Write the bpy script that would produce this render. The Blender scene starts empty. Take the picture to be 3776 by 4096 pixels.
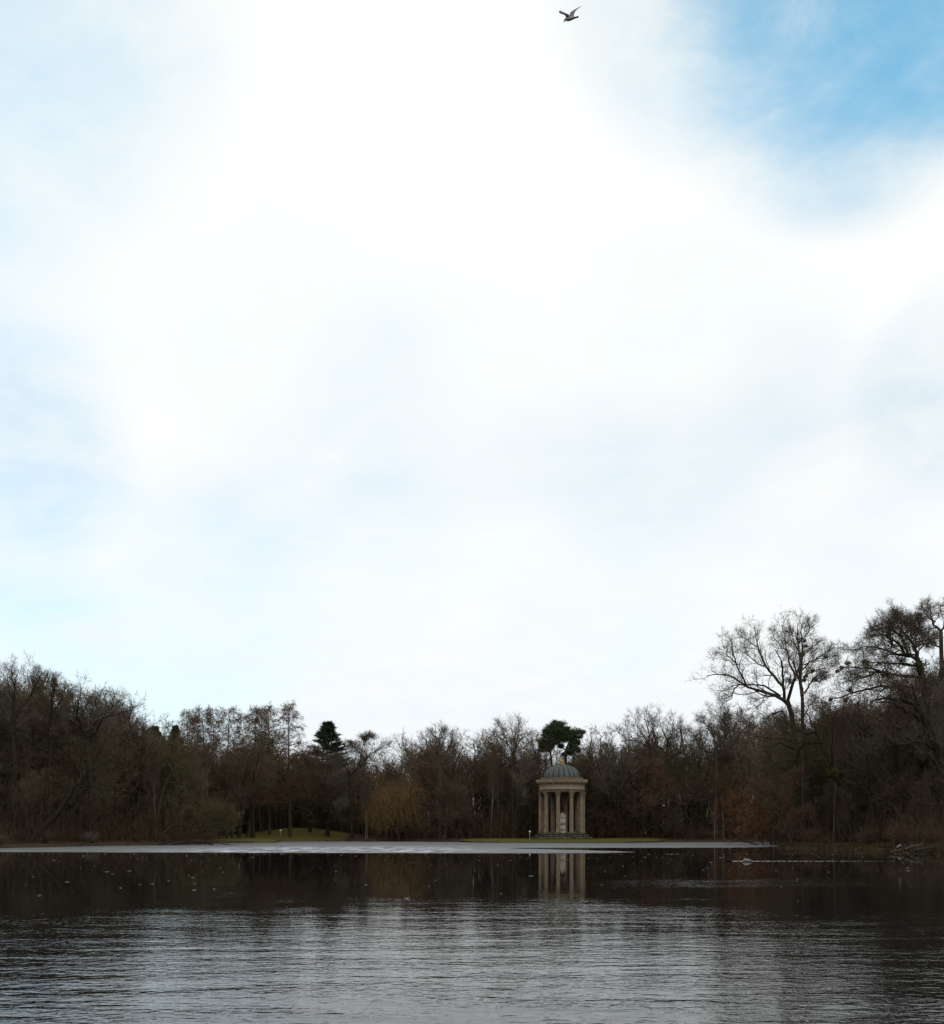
import bpy, bmesh, math, random
import numpy as np
from mathutils import Vector, Matrix

scene = bpy.context.scene
COL = scene.collection
R = math.radians
PI = math.pi

# ------------------------------------------------------------------ camera
F = 4086.0            # focal length in photograph pixels
CX, HY = 1888.0, 3333.0   # column of the optical axis and row of the horizon
EYE = 1.7
cam_d = bpy.data.cameras.new('camera')
cam = bpy.data.objects.new('camera', cam_d)
COL.objects.link(cam)
cam.location = (0, 0, EYE)
cam.rotation_euler = (R(90), 0, 0)
cam_d.sensor_width = 36.0
cam_d.sensor_fit = 'AUTO'
cam_d.lens = 36.0 * F / 4096.0
cam_d.shift_y = (HY - 2048.0) / 4096.0
cam_d.clip_start = 0.1
cam_d.clip_end = 8000
scene.camera = cam


def at(px, py, D):
    return np.array([(px - CX) / F * D, D, EYE + (HY - py) / F * D])


def direction(px, py):
    v = Vector(((px - CX) / F, 1.0, (HY - py) / F))
    v.normalize()
    return v


# ------------------------------------------------------------------ sky, sun, exposure
SUN_ELEV, SUN_ROT = 32.0, 150.0
world = bpy.data.worlds.new('World')
scene.world = world
world.use_nodes = True
wn, wl = world.node_tree.nodes, world.node_tree.links
wn.clear()
w_out = wn.new('ShaderNodeOutputWorld')
w_bg = wn.new('ShaderNodeBackground')
w_bg.inputs['Strength'].default_value = 0.1
wl.new(w_bg.outputs[0], w_out.inputs[0])
w_tc = wn.new('ShaderNodeTexCoord')
w_sky = wn.new('ShaderNodeTexSky')
w_sky.sky_type = 'NISHITA'
w_sky.sun_disc = False
w_sky.sun_elevation = R(SUN_ELEV)
w_sky.sun_rotation = R(SUN_ROT)
w_sky.altitude = 500
w_sky.air_density = 1.0
w_sky.dust_density = 0.6
w_sky.ozone_density = 1.0


def wmath(op, a, b=None, clamp=False):
    n = wn.new('ShaderNodeMath')
    n.operation = op
    n.use_clamp = clamp
    for i, v in enumerate((a, b)):
        if v is None:
            continue
        if isinstance(v, (int, float)):
            n.inputs[i].default_value = v
        else:
            wl.new(v, n.inputs[i])
    return n.outputs[0]


def wmix(f, a, b):
    n = wn.new('ShaderNodeMix')
    n.data_type = 'RGBA'
    for s, v in ((n.inputs['Factor'], f), (n.inputs['A'], a), (n.inputs['B'], b)):
        if isinstance(v, (int, float)):
            s.default_value = v
        elif isinstance(v, tuple):
            s.default_value = v
        else:
            wl.new(v, s)
    return n.outputs['Result']


w_sep = wn.new('ShaderNodeSeparateXYZ')
wl.new(w_tc.outputs['Generated'], w_sep.inputs[0])
zz = wmath('ADD', wmath('MAXIMUM', w_sep.outputs[2], 0.0), 0.22)
w_comb = wn.new('ShaderNodeCombineXYZ')      # the direction met on a flat cloud deck overhead
wl.new(wmath('DIVIDE', w_sep.outputs[0], zz), w_comb.inputs[0])
wl.new(wmath('DIVIDE', w_sep.outputs[1], zz), w_comb.inputs[1])


def wnoise(scale, detail, rough, off):
    m = wn.new('ShaderNodeMapping')
    m.inputs['Location'].default_value = off
    wl.new(w_comb.outputs[0], m.inputs[0])
    n = wn.new('ShaderNodeTexNoise')
    n.inputs['Scale'].default_value = scale
    n.inputs['Detail'].default_value = detail
    n.inputs['Roughness'].default_value = rough
    n.inputs['Distortion'].default_value = 0.35
    wl.new(m.outputs[0], n.inputs['Vector'])
    return n.outputs[0]


def wblob(px, py, inner, outer, weight):
    d = wn.new('ShaderNodeVectorMath')
    d.operation = 'DOT_PRODUCT'
    wl.new(w_tc.outputs['Generated'], d.inputs[0])
    d.inputs[1].default_value = direction(px, py)
    m = wn.new('ShaderNodeMapRange')
    m.interpolation_type = 'SMOOTHSTEP'
    m.inputs['From Min'].default_value = math.cos(R(outer))
    m.inputs['From Max'].default_value = math.cos(R(inner))
    m.inputs['To Min'].default_value = 0
    m.inputs['To Max'].default_value = weight
    wl.new(d.outputs['Value'], m.inputs['Value'])
    return m.outputs[0]


gaps = None                      # thinner places in the cloud deck, where the blue shows
for b in ((3950, -160, 0, 7.5, 1.35), (3480, -420, 0, 10, .8), (3400, 140, 0, 8.5, .52), (3420, 480, 0, 5, .22), (2900, -120, 0, 8.5, .36),
          (20, 1760, 0, 7, .24), (-60, 2200, 0, 6, .08), (3880, 1560, 0, 6, .20), (1150, 1450, 0, 9, .08), (1700, 1600, 0, 8, .08), (-200, -150, 0, 13, .36),
          (-80, 2680, 0, 8, .14), (700, 2480, 0, 10, .13), (2700, 1600, 0, 10, .07), (60, 1400, 0, 7, .12),
          (2400, 2150, 0, 9, .08), (1300, 2150, 0, 9, .08), (3300, 1850, 0, 8, .07), (3700, 2250, 0, 7, .08)):
    o = wblob(*b)
    gaps = o if gaps is None else wmath('ADD', gaps, o)
n_big = wnoise(1.6, 7, .58, (3.1, 1.7, 0))
n_fine = wnoise(7.5, 9, .62, (7.3, 2.2, 0))
tex = wmath('ADD', wmath('MULTIPLY', n_big, .95), wmath('MULTIPLY', n_fine, .85))
x_gap = wmath('MULTIPLY', gaps, wmath('MAXIMUM', wmath('ADD', wmath('MULTIPLY', tex, 3.0), -1.7), .08))
gap = wmath('MULTIPLY', wmath('SUBTRACT', 1.0, wmath('POWER', 2.718, wmath('MULTIPLY', x_gap, -1.15))), .98, True)
veil = wmath('MULTIPLY', wmath('SUBTRACT', n_big, .50), .25)        # slight thin spots anywhere in the deck
gap = wmath('ADD', gap, wmath('MAXIMUM', veil, 0.0), True)
low = wn.new('ShaderNodeMapRange')                                   # the deck is a little greyer towards the horizon
low.interpolation_type = 'SMOOTHSTEP'
low.inputs['From Min'].default_value = 0.02
low.inputs['From Max'].default_value = 0.36
wl.new(w_sep.outputs[2], low.inputs['Value'])
cloud_lo = wmix(n_fine, (8.3, 9.0, 9.7, 1), (9.7, 9.95, 10.1, 1))
cloud = wmix(low.outputs[0], cloud_lo, wmix(n_fine, (9.4, 9.75, 9.45, 1), (10.9, 10.9, 10.75, 1)))
high = wn.new('ShaderNodeMapRange')
high.interpolation_type = 'SMOOTHSTEP'
high.inputs['From Min'].default_value = 0.30
high.inputs['From Max'].default_value = 0.60
wl.new(w_sep.outputs[2], high.inputs['Value'])
w_sc = wn.new('ShaderNodeMix')
w_sc.data_type = 'RGBA'
w_sc.blend_type = 'MULTIPLY'
w_sc.inputs['Factor'].default_value = 1.0
wl.new(w_sky.outputs[0], w_sc.inputs['A'])
wl.new(wmix(high.outputs[0], (1.0, 1.74, 1.78, 1), (1.65, 3.3, 2.95, 1)), w_sc.inputs['B'])
wl.new(wmix(gap, cloud, w_sc.outputs['Result']), w_bg.inputs['Color'])

sun_d = bpy.data.lights.new('sun', 'SUN')
sun_d.energy = 0.5
sun_d.angle = R(20)
sun_d.color = (1.0, .96, .9)
sun = bpy.data.objects.new('sun', sun_d)
COL.objects.link(sun)
az = R(SUN_ROT)
sun_dir = Vector((math.sin(az) * math.cos(R(SUN_ELEV)), math.cos(az) * math.cos(R(SUN_ELEV)), math.sin(R(SUN_ELEV))))
sun.rotation_euler = sun_dir.to_track_quat('Z', 'Y').to_euler()
sun.location = (0, -20, 60)

vs = scene.view_settings
vs.view_transform = 'Standard'
vs.look = 'None'
vs.exposure = 0.0
vs.gamma = 1.0
vs.use_curve_mapping = False
scene.render.engine = 'CYCLES'
scene.cycles.max_bounces = 5
scene.cycles.diffuse_bounces = 2
scene.cycles.glossy_bounces = 3
scene.cycles.transmission_bounces = 0
scene.cycles.caustics_reflective = False
scene.cycles.use_denoising = True
scene.cycles.denoiser = 'OPENIMAGEDENOISE'
scene.cycles.denoising_prefilter = 'NONE'
scene.cycles.pixel_filter_type = 'BLACKMAN_HARRIS'

# ------------------------------------------------------------------ small helpers
rng = np.random.default_rng(11)
random.seed(5)


def tag(o, label=None, cat=None, group=None, kind=None):
    if label:
        o['label'] = label
    if cat:
        o['category'] = cat
    if group:
        o['group'] = group
    if kind:
        o['kind'] = kind
    return o


def link(o, parent=None):
    COL.objects.link(o)
    if parent is not None:
        o.parent = parent
    return o


def empty(name, loc=(0, 0, 0), parent=None, rz=0.0):
    o = bpy.data.objects.new(name, None)
    o.empty_display_size = .3
    o.location = loc
    o.rotation_euler = (0, 0, rz)
    return link(o, parent)


def obj(name, me, mat=None, parent=None, loc=None, smooth=False):
    if mat is not None and len(me.materials) == 0:
        me.materials.append(mat)
    if smooth:
        me.polygons.foreach_set('use_smooth', np.ones(len(me.polygons), dtype=bool))
    o = bpy.data.objects.new(name, me)
    if loc is not None:
        o.location = loc
    return link(o, parent)


class Geo:
    def __init__(self):
        self.v, self.q, self.t, self.n = [], [], [], 0

    def add(self, v, q=None, t=None):
        v = np.asarray(v, dtype=np.float32).reshape(-1, 3)
        if q is not None and len(q):
            self.q.append(np.asarray(q, dtype=np.int64).reshape(-1, 4) + self.n)
        if t is not None and len(t):
            self.t.append(np.asarray(t, dtype=np.int64).reshape(-1, 3) + self.n)
        self.v.append(v)
        self.n += len(v)

    def mesh(self, name):
        V = np.concatenate(self.v) if self.v else np.zeros((0, 3), np.float32)
        Q = np.concatenate(self.q) if self.q else np.zeros((0, 4), np.int64)
        T = np.concatenate(self.t) if self.t else np.zeros((0, 3), np.int64)
        me = bpy.data.meshes.new(name)
        me.vertices.add(len(V))
        me.vertices.foreach_set('co', V.astype(np.float32).ravel())
        nl = len(Q) * 4 + len(T) * 3
        me.loops.add(nl)
        me.loops.foreach_set('vertex_index', np.concatenate([Q.ravel(), T.ravel()]).astype(np.int32))
        me.polygons.add(len(Q) + len(T))
        st = np.concatenate([np.arange(len(Q)) * 4, len(Q) * 4 + np.arange(len(T)) * 3]).astype(np.int32)
        me.polygons.foreach_set('loop_start', st)
        me.update(calc_edges=True)
        me.validate()
        return me


def unit(v):
    return v / np.maximum(np.linalg.norm(v, axis=-1, keepdims=True), 1e-9)


def tubes(g, P, Rr, sides):
    """a batch of tapered tubes: P (B,n,3) centre lines, Rr (B,n) radii"""
    P = np.asarray(P, float)
    Rr = np.asarray(Rr, float)
    if len(P) == 0:
        return
    B, n, _ = P.shape
    T = np.empty_like(P)
    T[:, 1:-1] = P[:, 2:] - P[:, :-2] if n > 2 else T[:, 1:-1]
    T[:, 0] = P[:, 1] - P[:, 0]
    T[:, -1] = P[:, -1] - P[:, -2]
    T = unit(T)
    main = unit(P[:, -1] - P[:, 0])
    ref = np.where(np.abs(main[:, 2:3]) > .8, np.array([[1., .13, 0]]), np.array([[.1, .05, 1.]]))
    ref = np.repeat(ref[:, None, :], n, 1)
    U = unit(np.cross(T, ref))
    W = np.cross(T, U)
    a = np.arange(sides) * 2 * PI / sides
    ring = U[:, :, None, :] * np.cos(a)[None, None, :, None] + W[:, :, None, :] * np.sin(a)[None, None, :, None]
    V = P[:, :, None, :] + ring * Rr[:, :, None, None]
    idx = np.arange(B * n * sides).reshape(B, n, sides)
    A = idx[:, :-1, :]
    Bq = np.roll(idx, -1, 2)[:, :-1, :]
    Cq = np.roll(idx, -1, 2)[:, 1:, :]
    Dq = idx[:, 1:, :]
    g.add(V, q=np.stack([A, Bq, Cq, Dq], -1).reshape(-1, 4))


def interp_along(P, t):
    """P (B,n,3|1), t (B,k) in 0..1 -> (B,k,3)"""
    n = P.shape[1]
    x = np.clip(t, 0, .9999) * (n - 1)
    i = x.astype(int)
    f = (x - i)[..., None]
    b = np.arange(P.shape[0])[:, None]
    return P[b, i] * (1 - f) + P[b, i + 1] * f


def spawn(rng, P, Rr, k, t0, t1, ang, sd, length, n, up, jit, rr=.6, rmin=.008, taper=.3, flat=0.0, phase=None):
    """grow k children on every parent; length(t, parent_len) gives their lengths"""
    B = P.shape[0]
    if B == 0:
        return np.zeros((0, n, 3)), np.zeros((0, n))
    t = t0 + (t1 - t0) * (np.arange(k)[None, :] + rng.random((B, k))) / k
    pos = interp_along(P, t)
    rad = interp_along(Rr[..., None], t)[..., 0]
    e = .04
    tan = unit(interp_along(P, np.clip(t + e, 0, 1)) - interp_along(P, np.clip(t - e, 0, 1)))
    plen = np.linalg.norm(np.diff(P, axis=1), axis=2).sum(1)[:, None]
    az = np.arange(k)[None, :] * 2.39996 + rng.random((B, 1)) * 6.28 + rng.normal(0, .4, (B, k))
    ref = np.where(np.abs(tan[..., 2:3]) > .9, np.array([1., 0, 0]), np.array([0, 0, 1.]))
    u = unit(np.cross(tan, ref))
    w = np.cross(tan, u)
    if flat > 0:      # keep the sprays of a branch nearly level
        ca, sa = np.sign(np.cos(az)) * (1 - flat * .3), np.sin(az) * (1 - flat)
    else:
        ca, sa = np.cos(az), np.sin(az)
    perp = unit(u * ca[..., None] + w * sa[..., None])
    a = R(ang) + rng.normal(0, R(sd), (B, k))
    d = unit(tan * np.cos(a)[..., None] + perp * np.sin(a)[..., None])
    L = length(t, plen) * rng.uniform(.7, 1.25, (B, k))
    pos, d, L, rad = pos.reshape(-1, 3), d.reshape(-1, 3), L.reshape(-1), rad.reshape(-1)
    m = len(pos)
    out = np.empty((m, n, 3))
    out[:, 0] = pos
    st = (L / (n - 1))[:, None]
    for i in range(1, n):
        d = unit(d + np.array([0, 0, up]) + rng.normal(0, jit, (m, 3)))
        out[:, i] = out[:, i - 1] + d * st
    r0 = np.maximum(rad * rr, rmin)
    tt = np.linspace(0, 1, n)[None, :]
    return out, r0[:, None] * (1 - tt * (1 - taper))


def twigs(g, rng, P, k, length, width, ang=45, sd=18, up=.25, t0=.15, t1=1.0):
    """the finest twigs: k slim tapering slivers on every branch"""
    B = P.shape[0]
    if B == 0:
        return
    t = t0 + (t1 - t0) * rng.random((B, k))
    pos = interp_along(P, t)
    tan = unit(interp_along(P, np.clip(t + .1, 0, 1)) - interp_along(P, np.clip(t - .1, 0, 1)))
    perp = unit(np.cross(tan, rng.normal(0, 1, (B, k, 3))))
    a = R(ang) + rng.normal(0, R(sd), (B, k))
    d = unit(tan * np.cos(a)[..., None] + perp * np.sin(a)[..., None] + np.array([0, 0, up]))
    L = length * rng.uniform(.5, 1.4, (B, k))[..., None]
    s = unit(np.cross(d, rng.normal(0, 1, (B, k, 3)))) * width * .5
    tip = pos + d * L
    V = np.stack([pos + s, pos - s, tip], 2).reshape(-1, 3)
    g.add(V, t=np.arange(len(V)).reshape(-1, 3))


def leaves(g, rng, C, n, rad, size, squash=.8):
    """n small leaf faces spread round every centre in C"""
    C = np.asarray(C, float).reshape(-1, 3)
    m = len(C) * n
    rad = np.broadcast_to(np.asarray(rad, float).reshape(-1, 1), (len(C), 1))
    o = unit(rng.normal(0, 1, (len(C), n, 3))) * (rng.random((len(C), n, 1)) ** .5) * rad[:, None, :]
    o[..., 2] *= squash
    p = (C[:, None, :] + o).reshape(-1, 3)
    u = unit(rng.normal(0, 1, (m, 3))) * size * rng.uniform(.6, 1.3, (m, 1))
    w = unit(np.cross(u, rng.normal(0, 1, (m, 3)))) * size * .5
    V = np.stack([p - u * .5, p + w, p + u * .5, p - w], 1).reshape(-1, 3)
    g.add(V, q=np.arange(len(V)).reshape(-1, 4))


def lathe(g, prof, n=32, cap=True, centre=(0, 0, 0), star=0.0):
    prof = np.asarray(prof, float)
    a = np.arange(n) * 2 * PI / n
    k = np.where(np.arange(n) % 2 == 0, 1.0, 1.0 - star)
    V = np.stack([prof[:, 0:1] * np.cos(a) * k, prof[:, 0:1] * np.sin(a) * k, np.repeat(prof[:, 1:2], n, 1)], -1) + np.array(centre)
    m = len(prof)
    idx = np.arange(m * n).reshape(m, n)
    q = np.stack([idx[:-1], np.roll(idx, -1, 1)[:-1], np.roll(idx, -1, 1)[1:], idx[1:]], -1).reshape(-1, 4)
    g.add(V, q=q)
    if cap:
        for row, fl in ((0, True), (m - 1, False)):
            if prof[row, 0] > 1e-4:
                c = np.array([[0, 0, prof[row, 1]]]) + np.array(centre)
                ringv = V[row]
                t = [[0, 1 + i, 1 + (i + 1) % n] if not fl else [0, 1 + (i + 1) % n, 1 + i] for i in range(n)]
                g.add(np.concatenate([c, ringv]), t=t)


def box(g, x0, x1, y0, y1, z0, z1):
    v = [(x0, y0, z0), (x1, y0, z0), (x1, y1, z0), (x0, y1, z0), (x0, y0, z1), (x1, y0, z1), (x1, y1, z1), (x0, y1, z1)]
    g.add(v, q=[(0, 3, 2, 1), (4, 5, 6, 7), (0, 1, 5, 4), (1, 2, 6, 5), (2, 3, 7, 6), (3, 0, 4, 7)])


def loft(g, rings, caps=True):
    """rings: list of (n,3) arrays"""
    Rg = np.asarray(rings, float)
    m, n, _ = Rg.shape
    idx = np.arange(m * n).reshape(m, n)
    q = np.stack([idx[:-1], np.roll(idx, -1, 1)[:-1], np.roll(idx, -1, 1)[1:], idx[1:]], -1).reshape(-1, 4)
    base = g.n
    g.add(Rg, q=q)
    if caps:
        for row in (0, m - 1):
            c = Rg[row].mean(0)[None]
            t = [[0, 1 + i, 1 + (i + 1) % n] for i in range(n)]
            g.add(np.concatenate([c, Rg[row]]), t=t)


# ------------------------------------------------------------------ materials
def material(name, a, b=None, scale=3.0, rough=.9, spec=.15, vary=.0, metal=0.0, bump=0.0, stretch=(1, 1, 1), detail=5, coords='Object'):
    m = bpy.data.materials.new(name)
    m.use_nodes = True
    nt = m.node_tree
    N, L = nt.nodes, nt.links
    p = N['Principled BSDF']
    p.inputs['Roughness'].default_value = rough
    p.inputs['Specular IOR Level'].default_value = spec
    p.inputs['Metallic'].default_value = metal
    b = b or a
    tc = N.new('ShaderNodeTexCoord')
    mp = N.new('ShaderNodeMapping')
    mp.inputs['Scale'].default_value = stretch
    L.new(tc.outputs[coords], mp.inputs[0])
    nz = N.new('ShaderNodeTexNoise')
    nz.inputs['Scale'].default_value = scale
    nz.inputs['Detail'].default_value = detail
    nz.inputs['Roughness'].default_value = .6
    L.new(mp.outputs[0], nz.inputs['Vector'])
    rp = N.new('ShaderNodeMapRange')
    rp.inputs['From Min'].default_value = .32
    rp.inputs['From Max'].default_value = .68
    L.new(nz.outputs[0], rp.inputs['Value'])
    mx = N.new('ShaderNodeMix')
    mx.data_type = 'RGBA'
    L.new(rp.outputs[0], mx.inputs['Factor'])
    mx.inputs['A'].default_value = (*a, 1)
    mx.inputs['B'].default_value = (*b, 1)
    col = mx.outputs['Result']
    if vary:
        oi = N.new('ShaderNodeObjectInfo')
        hs = N.new('ShaderNodeHueSaturation')
        mr = N.new('ShaderNodeMapRange')
        mr.inputs['To Min'].default_value = 1 - vary
        mr.inputs['To Max'].default_value = 1 + vary
        L.new(oi.outputs['Random'], mr.inputs['Value'])
        L.new(mr.outputs[0], hs.inputs['Value'])
        L.new(col, hs.inputs['Color'])
        col = hs.outputs[0]
    L.new(col, p.inputs['Base Color'])
    if bump:
        bp = N.new('ShaderNodeBump')
        bp.inputs['Strength'].default_value = 1.0
        bp.inputs['Distance'].default_value = bump
        L.new(nz.outputs[0], bp.inputs['Height'])
        L.new(bp.outputs[0], p.inputs['Normal'])
    return m


M = {
    'bark': material('bark', (0.0280, 0.0207, 0.0134), (0.0550, 0.0414, 0.0269), 2.5, vary=.25, stretch=(3, 3, .6)),
    'bark_dark': material('bark_dark', (0.0140, 0.0108, 0.0076), (0.0320, 0.0246, 0.0168), 2.5, vary=.15, stretch=(3, 3, .6)),
    'bark_pale': material('bark_pale', (.075, .062, .050), (.135, .115, .094), 2.0, vary=.15, stretch=(3, 3, .8)),
    'bark_birch': material('bark_birch', (.17, .15, .125), (.30, .275, .24), 4.0, vary=.05, stretch=(1, 1, 2)),
    'bark_moss': material('bark_moss', (.026, .023, .011), (.052, .048, .020), 2.5, vary=.2, stretch=(2, 2, .7)),
    'twig_brown': material('twig_brown', (0.0620, 0.0443, 0.0286), (0.0980, 0.0719, 0.0454), .6, vary=.28),
    'twig_grey': material('twig_grey', (0.0850, 0.0690, 0.0504), (0.1250, 0.1044, 0.0773), .6, vary=.2),
    'twig_olive': material('twig_olive', (.050, .042, .020), (.078, .065, .030), .6, vary=.22),
    'twig_russet': material('twig_russet', (0.0800, 0.0493, 0.0319), (0.1150, 0.0719, 0.0462), .6, vary=.2),
    'larch': material('larch_twig', (.092, .054, .032), (.135, .082, .048), .6, vary=.2),
    'willow': material('willow_strand', (.135, .082, .036), (.185, .116, .053), .5, vary=.05),
    'needle_spruce': material('needle_spruce', (.028, .042, .025), (.048, .066, .038), .9, vary=.1),
    'needle_pine': material('needle_pine', (.040, .054, .023), (.070, .086, .038), .8, vary=.1),
    'mistletoe': material('mistletoe', (.085, .084, .034), (.13, .12, .055), 2.5, vary=.25),
    'ivy': material('ivy', (.040, .046, .014), (.072, .074, .024), 1.2, vary=.2),
    'leaf_rust': material('leaf_rust', (.12, .048, .022), (.19, .082, .036), 1.0, vary=.12),
    'scrub': material('scrub', (0.0420, 0.0305, 0.0193), (0.0720, 0.0483, 0.0286), .08, vary=0),
    'reed': material('reed', (.040, .032, .016), (.085, .064, .030), .5),
    'far_wood': material('far_wood', (0.0500, 0.0384, 0.0260), (0.0800, 0.0611, 0.0395), .05),
    'stone': material('sandstone', (.20, .15, .105), (.315, .245, .178), 1.6, rough=.85, spec=.25, vary=.06, bump=.004, stretch=(1, 1, .35)),
    'stone_dark': material('sandstone_weathered', (.10, .076, .053), (.25, .193, .137), 2.2, rough=.9, spec=.2, vary=.12, bump=.004, stretch=(1.5, 1.5, .5)),
    'step': material('mossy_step', (.042, .038, .023), (.100, .088, .057), 1.5, rough=.95, vary=.28, bump=.006),
    'marble': material('marble', (.37, .32, .28), (.49, .44, .40), 1.4, rough=.7, spec=.3, bump=.002),
    'lead': material('dome_metal', (.024, .029, .028), (.044, .051, .048), 1.3, rough=.5, spec=.5, vary=.07, stretch=(1, 1, .6)),
    'lead_seam': material('dome_seam', (.016, .020, .020), (.03, .034, .033), 3, rough=.6, spec=.3),
    'gold': material('gilding', (.24, .165, .058), (.40, .29, .11), 6, rough=.6, metal=.35, spec=.5),
    'sign_white': material('sign_white', (.72, .70, .68), (.80, .79, .77), 5, rough=.5, spec=.4),
    'sign_post': material('sign_post', (.30, .27, .23), (.40, .37, .32), 6, rough=.7),
    'sign_mark': material('sign_mark', (.05, .05, .06), rough=.6),
    'gull_grey': material('gull_grey', (.13, .125, .14), (.20, .19, .21), 14, rough=.8),
    'gull_white': material('gull_white', (.30, .28, .27), (.42, .40, .38), 10, rough=.8),
    'gull_black': material('gull_black', (.02, .02, .025), (.035, .03, .04), 10, rough=.8),
    'beak': material('beak', (.10, .07, .03), (.14, .10, .05), 9, rough=.6),
    'duck_dark': material('duck_dark', (.010, .012, .011), (.022, .022, .02), 15, rough=.9, spec=.05),
    'duck_white': material('duck_white', (.13, .12, .11), (.20, .188, .176), 12, rough=.8),
    'heron_grey': material('heron_grey', (.13, .13, .135), (.20, .20, .205), 9, rough=.85),
    'dead_wood': material('dead_wood', (.038, .031, .023), (.072, .060, .046), 4, stretch=(1, 4, 4)),
    'ice_bit': material('ice_bit', (.50, .49, .45), (.66, .65, .61), 3, rough=.5, spec=.4),
}


def make_ground_mat():
    m = bpy.data.materials.new('ground')
    m.use_nodes = True
    N, L = m.node_tree.nodes, m.node_tree.links
    p = N['Principled BSDF']
    p.inputs['Roughness'].default_value = 1.0
    p.inputs['Specular IOR Level'].default_value = .05
    geo = N.new('ShaderNodeNewGeometry')

    def noise(scale, detail=6):
        n = N.new('ShaderNodeTexNoise')
        n.inputs['Scale'].default_value = scale
        n.inputs['Detail'].default_value = detail
        L.new(geo.outputs['Position'], n.inputs['Vector'])
        return n.outputs[0]

    def mix(f, a, b):
        n = N.new('ShaderNodeMix')
        n.data_type = 'RGBA'
        for s, v in ((n.inputs['Factor'], f), (n.inputs['A'], a), (n.inputs['B'], b)):
            if isinstance(v, tuple):
                s.default_value = (*v, 1)
            else:
                L.new(v, s)
        return n.outputs['Result']
    n1, n2 = noise(.8), noise(5.0)
    litter = mix(n1, (.030, .021, .014), (.062, .041, .025))
    grass = mix(n2, (.040, .043, .009), (.090, .088, .020))
    grass = mix(noise(.35), grass, (.085, .070, .022))
    at_ = N.new('ShaderNodeAttribute')
    at_.attribute_name = 'lawn'
    mr = N.new('ShaderNodeMapRange')
    mr.interpolation_type = 'SMOOTHSTEP'
    mr.inputs['From Min'].default_value = .35
    mr.inputs['From Max'].default_value = .65
    ad = N.new('ShaderNodeMath')
    ad.operation = 'ADD'
    L.new(at_.outputs['Fac'], ad.inputs[0])
    sb = N.new('ShaderNodeMath')
    sb.operation = 'MULTIPLY_ADD'
    L.new(noise(.5), sb.inputs[0])
    sb.inputs[1].default_value = 1.0
    sb.inputs[2].default_value = -.5
    L.new(sb.outputs[0], ad.inputs[1])
    L.new(ad.outputs[0], mr.inputs['Value'])
    c = mix(mr.outputs[0], litter, grass)
    sp = N.new('ShaderNodeSeparateXYZ')
    L.new(geo.outputs['Normal'], sp.inputs[0])
    st = N.new('ShaderNodeMapRange')
    st.inputs['From Min'].default_value = .75
    st.inputs['From Max'].default_value = .45
    L.new(sp.outputs[2], st.inputs['Value'])
    c = mix(st.outputs[0], c, (.022, .016, .010))        # bare wet soil where the bank breaks off
    L.new(c, p.inputs['Base Color'])
    bp = N.new('ShaderNodeBump')
    bp.inputs['Distance'].default_value = .05
    L.new(n2, bp.inputs['Height'])
    L.new(bp.outputs[0], p.inputs['Normal'])
    return m


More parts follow.
